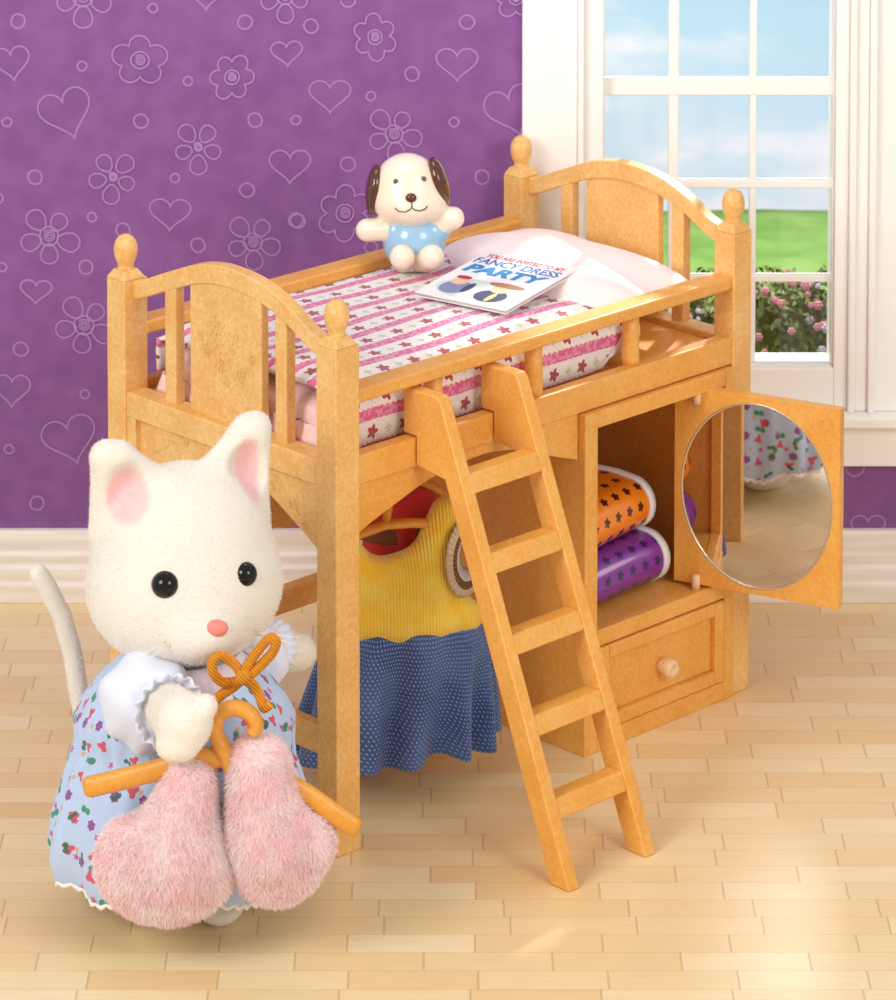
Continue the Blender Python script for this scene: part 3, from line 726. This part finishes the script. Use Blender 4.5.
# ================================================================== TOY DOG
q = onz(415, 268, 1.152); DY = q.y; SD = F_PX/((Vector((0, DY, 1.2))-CAM).dot(FW))
def dp(px, py, dy=0): return at(px, py, DY+dy)
def L(px): return px/SD
dog = thing('toy_dog', 'small cream toy puppy in pale blue suit sitting by the back rail', 'toy dog', (q.x, q.y, 1.148))
hc = dp(407, 186); bc = dp(414, 244); bz = 1.147
def A3(v): return np.array(v)
def dogf(X, Y, Z):
    d = ell(X, Y, Z, hc, (L(33), L(30), L(33)))
    d = smin(d, ell(X, Y, Z, hc+Vector((L(3), -L(6), -L(15))), (L(37), L(29), L(22))), L(12))
    d = smin(d, ell(X, Y, Z, hc+Vector((L(3), -L(20), -L(16))), (L(17), L(18), L(13))), L(10))
    d = smin(d, ell(X, Y, Z, bc+Vector((0, L(2), L(2))), (L(29), L(25), L(32))), L(5))
    for s_, e in ((-1, dp(367, 230, -.03)), (1, dp(453, 218, -.02))):
        d = smin(d, cone(X, Y, Z, bc+Vector((s_*L(20), 0, L(16))), e, L(12), L(11.5)), L(6))
    for cx_ in (402, 432):
        e = at(cx_, 257, DY-L(33)); e.z = max(e.z, bz+L(11.5))
        d = smin(d, cone(X, Y, Z, bc+Vector((L(cx_-418)*.6, 0, -L(18))), e, L(12.5), L(12.5)), L(3))
    return smax(d, bz-Z, L(3))
mb = sdf(dogf, (hc.x-.2, DY-.18, bz-.02), (hc.x+.2, DY+.12, hc.z+.13), .0062)
CREAM = C(252, 236, 214)
M = Mat('cream_vinyl', CREAM, .22); M.set('Subsurface Weight', .15); M.set('Subsurface Radius', (.05, .03, .02)); M.set('Coat Weight', .3)
build('body', mb, M.m, dog)
# suit: same body slightly inflated, between neck and hips
def suit(X, Y, Z):
    d = ell(X, Y, Z, bc+Vector((0, L(2), L(3))), (L(30.5), L(26.5), L(31)))
    d = smin(d, cone(X, Y, Z, bc+Vector((-L(14), 0, L(16))), bc+Vector((-L(24), -L(1), L(17))), L(13), L(12.6)), L(4))
    d = smin(d, cone(X, Y, Z, bc+Vector((L(14), 0, L(16))), bc+Vector((L(24), -L(1), L(17))), L(13), L(12.6)), L(4))
    d = smax(d, Z-(bc.z+L(30)), L(3))
    return smax(d-.0035, bz+.002-Z, L(3))
M = Mat('blue_vinyl', C(160, 206, 238), .22); M.set('Coat Weight', .4)
build('suit', sdf(suit, (bc.x-.16, DY-.14, bz-.01), (bc.x+.16, DY+.12, bc.z+.12), .0062), M.m, dog)
M = Mat('brown_glossy', C(88, 44, 20), .12); M.set('Coat Weight', .6); BRN = M.m
for s_, cpx, cpy, tilt in ((-1, 376, 187, .10), (1, 437, 179, -.28)):
    c0 = dp(cpx, cpy, -.005); ct, stt = math.cos(tilt), math.sin(tilt)
    def earf(X, Y, Z):
        dx, dz = X-c0.x, Z-c0.z; xr, zr = dx*ct-dz*stt, dx*stt+dz*ct
        return ell(xr, Y-c0.y, zr, (s_*L(1), 0, -L(3)), (L(9.5), L(18), L(26)))
    build('ear', sdf(earf, (c0.x-.11, c0.y-.11, c0.z-.11), (c0.x+.11, c0.y+.11, c0.z+.11), .006), BRN, dog)
def snap(fn, px, py, y0, y1):                  # first surface hit along the view line
    for k in range(600):
        p = at(px, py, y0+(y1-y0)*k/600)
        if fn(np.array(p.x), np.array(p.y), np.array(p.z)) < 0: return p
    return at(px, py, y1)
e_ = snap(dogf, 411, 198, DY-.2, DY+.1); build('nose', MB().ball(e_, (L(5.6), L(4), L(5)), 20, 14), BRN, dog)
EYEG = Mat('olive_eye', C(104, 96, 66), .3).m
for a in ((396, 181.5), (423.5, 179)):
    p = snap(dogf, *a, DY-.2, DY+.1); build('eye', MB().ball(p, (L(2.9), L(1.5), L(2.9)), 16, 10), EYEG, dog)
pts = [(395, 208), (399, 211.5), (405, 212), (409.5, 210), (412, 207.5), (414.5, 210), (420, 211), (425, 209), (427.5, 206)]
mb = MB().tube([snap(dogf, *a, DY-.2, DY+.1)+Vector((0, -.0005, 0)) for a in pts], L(.75), 6)
mb.tube([snap(dogf, 411.8, y_, DY-.2, DY+.1) for y_ in (201, 204, 208)], L(.75), 6)
build('mouth', mb, BRN, dog)

# ================================================================== HANGING CLOTHES
# yellow sweater and denim skirt
DC = Vector((-.145, .40, 0)); DR = .22
DMx = Matrix.Translation(DC) @ Matrix.Rotation(DR, 4, 'Z')
dress = thing('doll_dress', 'yellow knit and blue denim doll dress hanging under the loft bed', 'dress', tuple(DC), DR)
SC = F_PX/((Vector((0, DC.y, .5))-CAM).dot(FW))
def dl(px, py): p = at(px, py, DC.y); return ((p.x-DC.x)/math.cos(DR), p.z)
# skirt
M = Mat('blue_denim', rough=.85); u, v, w = M.coord('UV')
k1 = ((u/.009)+(v/.014)).f('FRACT')-.5; k2 = (v/.0095).f('FRACT')-.5
tw = (k1*k1*2.2+k2*k2).lt(.055); nz = M.noise(7, 4)
c = M.mix(nz.step(.3, .7), C(50, 76, 134), C(78, 110, 170)); c = M.mix(tw*.8, c, C(178, 196, 226))
hs = (v-.035).f('ABSOLUTE').lt(.0028)*((u/.022).f('FRACT').lt(.6)); c = M.mix(hs*.8, c, C(214, 222, 236)); M.set('Base Color', c); M.bump(tw, .3, .003); M.set('Sheen Weight', .2)
DEN = M.m
rows = [(z_*.66+.072, rx_0*.955, ry_0) for z_, rx_0, ry_0 in [(.515, .170, .060), (.505, .185, .070), (.46, .215, .088), (.38, .235, .10), (.28, .250, .112), (.18, .262, .122), (.10, .270, .128), (.045, .276, .132), (.038, .274, .130)]]
vs, uv, fs = [], [], []; ns = 200
cxo = [.045, .045, .040, .030, .020, .012, .004, 0, 0]
for i, (z, rx, ry) in enumerate(rows):
    for k in range(ns+1):
        a = 2*PI*k/ns; g = min(1, (.40-z)/.34+.25)
        pl = 1+.075*g*math.sin(a*11+.6*math.sin(a*3))+.045*math.sin(a*5+1)*g+.03*(1-g)*math.sin(a*23)
        zz = z+(.012*math.sin(a*5+1) if i > 5 else 0)
        vs.append((cxo[i]+rx*pl*math.cos(a), ry*pl*math.sin(a)+.034*g*math.sin(rx*math.cos(a)*58+1.2*math.sin(a*2))*(1 if math.sin(a) > 0 else -1)*min(1, abs(math.sin(a))*3), zz)); uv.append((a*.22, z))
fs = [(i*(ns+1)+k, i*(ns+1)+k+1, (i+1)*(ns+1)+k+1, (i+1)*(ns+1)+k) for i in range(len(rows)-1) for k in range(ns)]
mb = MB().add(vs, fs); mb.uv = uv; build('denim_skirt', mb, DEN, dress, DMx, solid=.008)
# bodice as a flattened tube with a V neck, shoulders and armholes
M = Mat('yellow_knit', rough=.9); x, y, z = M.coord(); M.set('Sheen Weight', .5)
M.set('Base Color', M.mix(M.noise(18, 4).step(.3, .7), C(255, 204, 44), C(255, 222, 86)))
M.bump(((x/.0085*6.283).f('SINE')*.7+M.noise(160, 2)), .55, .004); YEL = M.m
a_sh = dl(448, 500); a_sl = dl(352, 512)
def bod(X, Y, Z):
    cx = .035
    Z = Z/1.0+.115
    w = ell(X, Y, Z, (cx+.01, 0, .545), (.200, .075, .070))
    w = smin(w, ell(X, Y, Z, (cx+.0, 0, .64), (.165, .062, .085)), .05)
    w = smin(w, cone(X, Y, Z, (cx+.06, 0, .66), (.150, .005, .815), .066, .048), .04)
    w = smin(w, cone(X, Y, Z, (cx-.11, 0, .66), (-.125, .005, .79), .05, .035), .04)
    # armhole on the right shoulder
    w = smax(w, -ell(X, Y, Z, (.200, -.02, .715), (.052, .12, .100)), .012)
    w = smax(w, -ell(X, Y, Z, (-.19, -.01, .69), (.035, .10, .07)), .012)
    w = smax(w, -ell(X, Y, Z, (-.015, 0, .82), (.080, .13, .105)), .012)
    w = w+.0035*np.sin(X*60+np.sin(Z*20)*2)*np.clip((.62-Z)*12, 0, 1)
    return smax(w, .505-Z, .01)
build('knit_bodice', sdf(bod, (-.24, -.12, .35), (.30, .12, .80), .0070), YEL, dress, DMx)
# ribbed armhole trim: pale, brown, pale rings
TR = Mat('striped_rib', rough=.95); u, v, w = TR.coord('UV')
c = TR.mix(v.gt(.36)*v.lt(.62), C(226, 206, 176), C(126, 78, 48)); c = TR.mix(v.gt(.62)*1.0, c, C(244, 232, 226)); c = TR.mix((u.f('FRACT').lt(.25))*.35, c, C(190, 160, 130))
TR.set('Base Color', c); TR.bump((u*6.283).f('SINE'), .8, .004)
vs, uv, fs = [], [], []; n1, n2 = 80, 8
for i in range(n1+1):
    a = 2*PI*i/n1
    for j in range(n2+1):
        f = j/n2; R = 1-.62*f
        vs.append((.183+.058*R*math.cos(a)+.010*f, -.050-.022*math.sin(PI*f)+.03*f+.03*R*math.cos(a), 0.602+.104*R*math.sin(a))); uv.append((i*.5, f))
fs = [(i*(n2+1)+j, i*(n2+1)+j+1, (i+1)*(n2+1)+j+1, (i+1)*(n2+1)+j) for i in range(n1) for j in range(n2)]
mb = MB().add(vs, fs); mb.uv = uv; build('armhole_trim', mb, TR.m, dress, DMx, solid=.006)
# hanger of the dress
rodp = REF @ Vector((.37, .197, .905))
hg = thing('clothes_hanger', 'amber hanger holding the yellow and denim dress under the bed', 'hanger', (DC.x, DC.y, .68), DR, group='amber clothes hangers')
def hanger(par, pts, hook, r=.012, flat=1.6, ref=ID):
    build('arms', MB().tube(pts, r, 12, flat=flat, up=None), HANG, par, ref)
    build('hook', MB().tube(hook, r*.9, 12), HANG, par, ref)
tp = Vector((-.16, .40, .685))
hanger(hg, [tp+Vector((-.13, -.03, -.05)), tp+Vector((-.07, -.015, -.02)), tp, tp+Vector((.07, .015, .0)), tp+Vector((.13, .03, -.01))],
       [tp, tp+Vector((.01, .0, .06)), tp+Vector((.02, 0, .15)), Vector((-.16, .376, .870)), Vector((-.15, .385, .926)), Vector((-.145, .405, .930)), Vector((-.14, .425, .915))])
# red garment further back
rg = thing('red_garment', 'red doll garment half hidden behind the yellow dress under the bed', 'garment', (-.10, .56, .40))
def redf(X, Y, Z):
    d = ell(X, Y, Z, (-.12, .56, .54), (.11, .045, .14)); d = smin(d, cone(X, Y, Z, (-.10, .56, .62), (-.07, .56, .70), .05, .04), .03)
    d = smin(d, cone(X, Y, Z, (-.10, .56, .62), (-.19, .56, .72), .05, .04), .03)
    return d+.006*np.sin(X*70)
build('bodice', sdf(redf, (-.28, .48, .36), (.1, .64, .86), .012), cloth('red_knit', C(196, 44, 40), 200), rg)
mb = MB(); vs, fs = [], []
for i, z in enumerate((.635, .63, .60, .592, .588)):
    for k in range(48):
        a = 2*PI*k/48; r_ = (1.0, 1.03, 1.03, 1.0, .9)[i]; vs.append((-.10+.134*r_*math.cos(a), -.0+.56+.052*r_*math.sin(a), z))
fs = [(i*48+k, i*48+(k+1) % 48, (i+1)*48+(k+1) % 48, (i+1)*48+k) for i in range(4) for k in range(48)]
build('brown_belt', MB().add(vs, fs), Mat('belt_brown', C(122, 74, 40), .6).m, rg)
hg2 = thing('clothes_hanger', 'amber hanger carrying the red garment behind the yellow dress', 'hanger', (-.10, .56, .76), 0, group='amber clothes hangers')
tp = Vector((-.10, .56, .76))
hanger(hg2, [tp+Vector((-.13, 0, -.08)), tp+Vector((-.06, 0, -.03)), tp, tp+Vector((.06, 0, -.03)), tp+Vector((.13, 0, -.08))], [tp, tp+Vector((0, 0, .05)), tp+Vector((.02, 0, .085)), tp+Vector((.0, -.01, .105))])

# ================================================================== CAT
CYc = -.33
catL = 'white flocked toy cat in a blue floral dress standing at the foot of the bed'
c0 = at(184, 560, CYc)
cat = thing('toy_cat', catL, 'toy cat', (c0.x, CYc, 0))
hc = at(184, 566, CYc); s0 = F_PX/((Vector((0, CYc, .8))-CAM).dot(FW))
def q_(px): return px/s0
YAW = math.radians(19)
HM = Matrix.Translation(hc) @ Matrix.Rotation(YAW, 4, 'Z'); HI = np.array(HM.inverted())
ch, sh = math.cos(YAW), math.sin(YAW)
def rx_(X, Y): return (X-hc.x)*ch+(Y-hc.y)*sh, -(X-hc.x)*sh+(Y-hc.y)*ch
def earsdf(x, y, z, s_, tip, base1, base2, th=.036):
    # flat rounded triangle, concave in front
    n = 7; d = None
    for k in range(n):
        f = k/(n-1); p = tuple(base1[i]*(1-f)+base2[i]*f for i in range(3)); r = th*(.55+.45*math.sin(PI*f))
        q = (tip[0]-s_*(.030 if s_ < 0 else .020)*(1 if f > .4 else 0), tip[1], tip[2]-(.006 if f > .4 else 0))
        e = cone(x, y, z, p, q, r, th*.95); d = e if d is None else smin(d, e, .014)
    return d
ELt, ELa, ELb, ELc = (-.190, -.01, .292), (-.205, .03, .09), (-.015, .0, .195), (-.146, -.062, .205)
ERt, ERa, ERb, ERc = (.186, .03, .308), (.196, .02, .10), (.030, -.01, .215), (.158, -.034, .215)
handL, handR = at(184, 722, -.700), at(297, 652, -.06)
wL, wR = at(166, 706, -.565), at(262, 650, -.19)
tail = [at(118, 800, -.16), at(92, 750, -.14), at(80, 700, -.13), at(73, 655, -.13), at(62, 615, -.14), at(48, 588, -.15), at(39, 574, -.15)]
def catf(X, Y, Z):
    x, y = rx_(X, Y); z = Z-hc.z
    d = ell(x, y, z, (0, .01, .0), (q_(90), .185, q_(94)))
    d = smin(d, ell(x, y, z, (0, -.015, -.055), (q_(94.5), .185, q_(68))), .07)
    d = smin(d, ell(x, y, z, (0, .01, .10), (q_(78), .15, q_(56))), .06)
    d = smin(d, ell(x, y, z, (.0, -.165, -.105), (.082, .070, .060)), .05)
    for (t_, a, b, c_, s_) in ((ELt, ELa, ELb, ELc, -1), (ERt, ERa, ERb, ERc, 1)):
        e = earsdf(x, y, z, s_, t_, a, b)
        hollow = ell(x, y, z, c_, (.056, .060, .082))
        e = smax(e, -hollow, .012)
        d = smin(d, e, .030)
    bx, by = c0.x, CYc
    d = smin(d, cone(X, Y, Z, (bx, by+.01, .18), (bx, by, .58), .16, .115), .02)
    for s_ in (-1, 1):
        d = smin(d, cone(X, Y, Z, (bx+s_*.075, by, .16), (bx+s_*.08, by-.01, .06), .065, .055), .02)
        d = smin(d, ell(X, Y, Z, (bx+s_*.085, by-.045, .042), (.06, .09, .045)), .02)
    sL = (bx-.12, by-.02, .54); eL = ((sL[0]+wL.x)/2-.04, (sL[1]+wL.y)/2-.02, (sL[2]+wL.z)/2)
    d = smin(d, cone(X, Y, Z, sL, eL, .06, .055), .02); d = smin(d, cone(X, Y, Z, eL, wL, .055, .05), .02)
    d = smin(d, cone(X, Y, Z, wL, handL, .052, .066), .03)
    d = smin(d, ell(X, Y, Z, handL+Vector((q_(22), -.01, q_(18))), (.026, .03, .026)), .02)
    d = smin(d, ell(X, Y, Z, handL+Vector((q_(-6), -.02, -q_(20))), (.05, .045, .035)), .02)
    sR = (bx+.12, by+.02, .56)
    d = smin(d, cone(X, Y, Z, sR, wR, .06, .05), .02); d = smin(d, cone(X, Y, Z, wR, handR, .05, .047), .02)
    for a, b in zip(tail, tail[1:]): d = np.minimum(d, cone(X, Y, Z, a, b, .0235, .0235))
    d = smin(d, cone(X, Y, Z, (bx, by+.1, .2), tail[0], .03, .025), .01)
    return smax(d, .002-Z, .01)
M = Mat('white_flock', C(241, 234, 222), .95); M.set('Sheen Weight', .55); M.set('Sheen Roughness', .4)
x, y, z = M.coord()
def patch(c_, r_):
    cc = (HM @ Vector(c_)); ox, oy, oz = cc.x-c0.x, cc.y-CYc, cc.z
    a = ((x-ox)*math.cos(YAW)+(y-oy)*math.sin(YAW)); b = ((y-oy)*math.cos(YAW)-(x-ox)*math.sin(YAW))
    return ((a/r_[0])*(a/r_[0])+(b/r_[1])*(b/r_[1])+((z-oz)/r_[2])*((z-oz)/r_[2])).f('SQRT').step(1.15, .75)
pk = patch((-.145, -.03, .195), (.052, .085, .066)).mx(patch((.158, -.01, .215), (.033, .08, .085)))
M.set('Base Color', M.mix(pk, C(241, 234, 222), C(250, 206, 206)))
M.bump(M.noise(260, 2), .5, .004); FLOCK = M.m
cm = sdf(catf, (-1.10, -.81, -.02), (-.20, .10, 1.30), .0088)
print('cat verts', len(cm.v))
hzc = hc.z
fur(cm, 60000, .0042, .0006, comb=(0, 0, -.3), jit=.5, keep=lambda c: ((c[:, 2] > .5) | (c[:, 0] < -.85) | (c[:, 1] < -.45)).astype(float))
build('body', cm, FLOCK, cat, fix=False)
BLK = Mat('black_eye', (.004, .004, .004), .04); BLK.set('Specular IOR Level', .4); BLK = BLK.m
for px, py, r in ((164, 586, 13.8), (248, 575, 12.4)):
    p = snap(catf, px, py, -.75, -.2)
    ax_ = (p-hc); ax_.z *= .3; ax_.normalize(); p = p-ax_*q_(r)*.35
    build('eye', MB().ball(p, q_(r), 32, 20), BLK, cat)
p = snap(catf, 216, 629, -.75, -.2)
M = Mat('pink_nose', C(238, 140, 132), .6)
build('nose', MB().ball(p+Vector((0, .004, 0)), (q_(12), q_(7), q_(8.5)), 20, 14), M.m, cat)
WHI = Mat('whisker', C(244, 240, 234), .4).m
for a in (((166, 641), (128, 663)), ((170, 645), (132, 668)), ((256, 634), (301, 645)), ((254, 631), (300, 638))):
    p0 = snap(catf, *a[0], -.75, -.2); p1 = at(*a[1], p0.y-.05); build('whisker', MB().tube([p0, (p0+p1)/2+Vector((0, -.01, .003)), p1], [.0016, .0012, .0006], 6), WHI, cat)
# dress
def floral(name, base, dens=.075, r0=.17):
    M = Mat(name, rough=.85); u, v, w = M.coord('UV'); M.set('Sheen Weight', .2)
    c = base
    wv = ((u/.0045).f('FRACT').lt(.5))._b('ADD', (v/.0045).f('FRACT').lt(.5)).f('ABSOLUTE')
    c = M.mix((wv*.5)*.12, base, C(236, 242, 252))
    for k, (colr, rad, lob, amp, ou, ov) in enumerate([(C(142, 52, 142), .155, 6, .02, 0, 0), (C(34, 138, 88), .15, 2, .09, .33, .2), (C(214, 62, 84), .15, 3, .05, .62, .55), (C(226, 160, 60), .07, 5, .02, .2, .7), (C(30, 110, 80), .11, 2, .07, .82, .85), (C(196, 70, 140), .09, 5, .03, .5, .05)]):
        uu, vv = u/dens+ou, v/dens+ov; cu, cv = uu.f('FLOOR'), vv.f('FLOOR')
        j1, j2, j3 = M.rnd(M.vec(cu, cv, k*3+1)), M.rnd(M.vec(cu, cv, k*3+2)), M.rnd(M.vec(cu, cv, k*3+3))
        fu, fv = uu.f('FRACT')-.5+(j1-.5)*.5, vv.f('FRACT')-.5+(j2-.5)*.5
        rr = (fu*fu+fv*fv).f('SQRT'); an = fv.atan2(fu)+j3*6.28
        m = (rr-((an*lob).f('COSINE')*amp+rad)).lt(0)*(j3.lt(.62 if k < 3 else .42)); c = M.mix(m*.9, c, colr)
    M.set('Base Color', c); M.bump(M.noise(220, 2), .3, .003); return M.m
FLO = floral('blue_floral', C(184, 206, 240))
drs = [(.655, .095, .10), (.62, .150, .13), (.58, .195, .155), (.53, .235, .170), (.48, .262, .178), (.445, .256, .172), (.42, .254, .170), (.38, .262, .190), (.32, .282, .208), (.24, .305, .228), (.17, .312, .240), (.115, .298, .236), (.106, .292, .232)]
vs, uv, fs = [], [], []; ns = 180
bx = at(184, 720, CYc).x
for i, (z, rx, ry) in enumerate(drs):
    for k in range(ns+1):
        a = 2*PI*k/ns; g = max(0, min(1, (.46-z)/.3))
        pl = 1+g*(.045*math.sin(a*9+math.sin(a*2))+.03*math.sin(a*16+1))+.012*math.sin(a*7)*(1-g)
        if i in (5, 6, 7): pl += .022*math.sin(a*34)
        off = -.006 if z < .4 else 0
        vs.append((bx+off+rx*pl*math.cos(a), CYc+ry*pl*math.sin(a), z+(.012*math.sin(a*9) if z < .12 else 0))); uv.append((a*.26, z))
fs = [(i*(ns+1)+k, i*(ns+1)+k+1, (i+1)*(ns+1)+k+1, (i+1)*(ns+1)+k) for i in range(len(drs)-1) for k in range(ns)]
mb = MB().add(vs, fs); mb.uv = uv; dr_ = build('floral_dress', mb, FLO, cat, solid=.007)
HEM = cloth('white_hem', C(250, 248, 246), 150, .4)
mb = MB(); pts = []
for k in range(240):
    a = 2*PI*k/240; pl = 1+.045*math.sin(a*9+math.sin(a*2))+.03*math.sin(a*16+1)
    pts.append((bx-.006+.294*pl*math.cos(a), CYc+.234*pl*math.sin(a), .106+.012*math.sin(a*9)+.005*math.sin(a*60)))
build('hem', mb.tube(pts, .0065, 6, closed=True), HEM, dr_)
# sleeves
SLV = cloth('lilac_white_cloth', C(228, 232, 250), 160, .35)
def sleeve(c_, r_, cuff, cr_, dirv, name='sleeve'):
    def f(X, Y, Z):
        d = ell(X, Y, Z, c_, r_); dx, dy, dz = X-c_[0], Y-c_[1], Z-c_[2]
        return d+.010*np.sin(X*38+Z*16)*np.sin(Z*30+Y*21)+.004*np.sin(X*70-Z*30)
    s = build(name, sdf(f, tuple(c_[i]-r_[i]-.03 for i in range(3)), tuple(c_[i]+r_[i]+.03 for i in range(3)), .0085), SLV, cat)
    dv = Vector(dirv).normalized(); a = Vector((0, 0, 1)) if abs(dv.z) < .9 else Vector((1, 0, 0)); a = (a-dv*a.dot(dv)).normalized(); b = dv.cross(a)
    vs, fs = [], []
    for i in range(97):
        t = 2*PI*i/96
        for j in range(5):
            R = cr_*(.8+.11*j+.04*math.sin(t*17)*j/2); vs.append(Vector(cuff)+dv*(j*.010+.006*math.sin(t*13)*j/4)+(a*math.cos(t)+b*math.sin(t))*R)
    fs = [(i*5+j, i*5+j+1, (i+1)*5+j+1, (i+1)*5+j) for i in range(96) for j in range(4)]
    build('cuff', MB().add(vs, fs), SLV, s, solid=.005)
scL = at(148, 702, -.50)
sleeve(scL, (.112, .10, .118), wL+Vector((.0, 0, -.005)), .068, (handL-wL))
scR = at(264, 660, -.22)
sleeve(scR, (.060, .075, .080), wR+Vector((.005, .02, 0)), .052, (handR-wR))
# bib collar and ruffle under the chin
mb = MB(); vs, fs = [], []
for i in range(121):
    t = PI+PI*i/120
    for j in range(6):
        f = j/5; vs.append((bx+.01+(.125+.035*f)*math.cos(t), CYc+.0+(.135+.055*f)*math.sin(t)+.005*math.sin(i*.9)*f, .645-.085*f+.006*math.cos(i*.9)*f))
fs = [(i*6+j, i*6+j+1, (i+1)*6+j+1, (i+1)*6+j) for i in range(120) for j in range(5)]
build('collar', MB().add(vs, fs), cloth('pinkish_lace', C(240, 226, 240), 110, .5), cat, solid=.005)
# cord bow
M = Mat('orange_cord', rough=.6); x, y, z = M.coord(); M.set('Base Color', M.mix((((x+z)/.009).f('FRACT')-.5).f('ABSOLUTE').gt(.3), C(255, 172, 40), C(240, 140, 24)))
M.bump(((x+z)/.009*6.283).f('SINE'), .8, .004); ORC = M.m
YB = -.575
def sp_(pts, n=10):
    out = []
    for i in range(len(pts)-1):
        p0, p1, p2, p3 = pts[max(i-1, 0)], pts[i], pts[i+1], pts[min(i+2, len(pts)-1)]
        for k in range(n):
            t = k/n; out.append(.5*((2*p1)+(p2-p0)*t+(2*p0-5*p1+4*p2-p3)*t*t+(3*p1-p0-3*p2+p3)*t**3))
    return out+[pts[-1]]
mb = MB()
def cordp(l, dy=0): return sp_([at(a, b, YB+dy+.012*math.sin(i*1.3)) for i, (a, b) in enumerate(l)])
mb.tube(cordp([(243, 676), (234, 664), (222, 656), (213, 660), (213, 672), (222, 682), (234, 682), (243, 679)]), q_(5), 10)
mb.tube(cordp([(243, 676), (250, 662), (260, 648), (270, 638), (276, 642), (272, 653), (260, 666), (248, 677)], -.012), q_(5), 10)
mb.tube(cordp([(243, 678), (232, 688), (220, 696), (212, 706), (210, 712)], .005), q_(5), 10)
mb.tube(cordp([(244, 679), (254, 686), (260, 697), (264, 708), (270, 704)], -.008), q_(5), 10)
mb.ball(at(243, 677, YB-.02), (q_(8), q_(7), q_(8)), 18, 12)
build('cord_bow', mb, ORC, cat)

# ---- hanger held by the cat and the fluffy garment
GY = -.655
hh = thing('clothes_hanger', 'amber hanger with a round hook held in the paw of the white cat', 'hanger', tuple(at(238, 757, GY)), 0, group='amber clothes hangers')
sg = F_PX/((Vector((0, GY, .3))-CAM).dot(FW))
def g_(px): return px/sg
arm = sp_([at(84, 788, GY), at(115, 781, GY), at(150, 772, GY), at(195, 760, GY), at(240, 760, GY+.005), at(297, 789, GY+.01), at(330, 811, GY+.01), at(358, 829, GY+.01)], 8)
n = len(arm); rad = [g_(11)*(.72 if i in (0, n-1) else .9 if i in (1, n-2) else 1) for i in range(n)]
build('arms', MB().tube(arm, rad, 16, flat=.7, up=Vector((0, 0, 1))), HANG, hh)
hook = sp_([at(232, 768, GY), at(221, 745, GY), at(215, 728, GY), at(220, 714, GY), at(234, 708, GY), at(249, 713, GY), at(256, 724, GY), at(252, 733, GY)], 8)
n = len(hook); rad = [g_(10.5)*(1.1 if i < 10 else 1) for i in range(n)]; rad[-1] *= .7
build('hook', MB().tube(hook, rad, 16, flat=.75, up=Vector((0, 1, 0))), HANG, hh)
def gp(px, py, dy=0): return at(px, py, GY+dy)
def garf(X, Y, Z):
    c1, c2 = gp(166, 862), gp(276, 842, .01)
    d = ell(X, Y, Z, c1, (g_(70), .075, g_(62)))
    d = smin(d, cone(X, Y, Z, gp(175, 850), gp(190, 780), g_(44), g_(26)), .03)
    e = ell(X, Y, Z, c2, (g_(52), .062, g_(64)))
    e = smin(e, cone(X, Y, Z, gp(268, 835, .01), gp(258, 766, .01), g_(40), g_(31)), .03)
    e = smin(e, ell(X, Y, Z, gp(312, 842, .01), (g_(22), .045, g_(24))), .02)
    e = smax(e, -ell(X, Y, Z, gp(326, 780), (g_(30), .3, g_(38))), .01)
    d = smax(d, -ell(X, Y, Z, gp(122, 789), (g_(30), .3, g_(34))), .012)
    d = np.minimum(d, smax(e, -(d-.004), .006))
    d = smax(d, -ell(X, Y, Z, gp(221, 752), (g_(8), .3, g_(38))), .01)
    return d
gm = sdf(garf, (gp(85, 800).x-.03, GY-.13, .03), (gp(345, 800).x+.03, GY+.13, .62), .0075)
print('garment', min(v[2] for v in gm.v))
fur(gm, 90000, .0125, .0008, comb=(0, 0, -.6), jit=.38)
M = Mat('pink_fluff', rough=.95); M.set('Sheen Weight', .6); M.set('Base Color', M.mix(M.noise(16, 4).step(.3, .72), C(255, 220, 223), C(255, 238, 238)))
ga = build('fluffy_garment', gm, M.m, fix=False); tag(ga, 'fluffy pale pink doll garment draped over the hanger held by the cat', 'garment')

# ================================================================== LIGHT
def area(name, loc, tgt, size, power, col=(1, 1, 1)):
    l = bpy.data.lights.new(name, 'AREA'); l.shape = 'DISK'; l.size = size; l.energy = power; l.color = col
    o = bpy.data.objects.new(name, l); COL.objects.link(o); o.location = loc
    o.rotation_euler = (Vector(tgt)-Vector(loc)).to_track_quat('-Z', 'Y').to_euler(); return o
area('key_softbox', (-4.3, -4.9, 4.5), (-.2, .3, .6), 3.2, 265, (1, .97, .92))
area('fill_softbox', (4.2, -5.2, 4.2), (.2, .4, .5), 3.0, 165, (1, .95, .90))
area('backdrop_fill', (.9, 2.4, 3.2), (.9, 6.5, .2), 1.8, 190, (1, 1, 1))  # added fill behind the wall, brightens the backdrop and bushes; no lamp stands there
area('added_wall_wash', (-.35, .75, 3.3), (-.35, 1.7, 1.75), 1.0, 11, (.95, .93, 1))  # added lamp, lightens the upper wallpaper so it falls off downwards
sp = bpy.data.lights.new('window_sun', 'SPOT'); sp.energy = 1600; sp.spot_size = math.radians(11); sp.spot_blend = .6; sp.shadow_soft_size = .06; sp.color = (1, .94, .84)
so = bpy.data.objects.new('window_sun', sp); COL.objects.link(so); so.location = (1.7, 4.3, 3.6); so.rotation_euler = (Vector((.38, 1.08, 1.18))-so.location).to_track_quat('-Z', 'Y').to_euler()
w = bpy.data.worlds.new('studio'); scn.world = w; w.use_nodes = True
w.node_tree.nodes['Background'].inputs[0].default_value = (1, .965, .93, 1); w.node_tree.nodes['Background'].inputs[1].default_value = .62
scn.view_settings.view_transform = 'Standard'; scn.view_settings.look = 'None'; scn.view_settings.exposure = 0; scn.view_settings.gamma = 1
scn.view_settings.use_curve_mapping = False
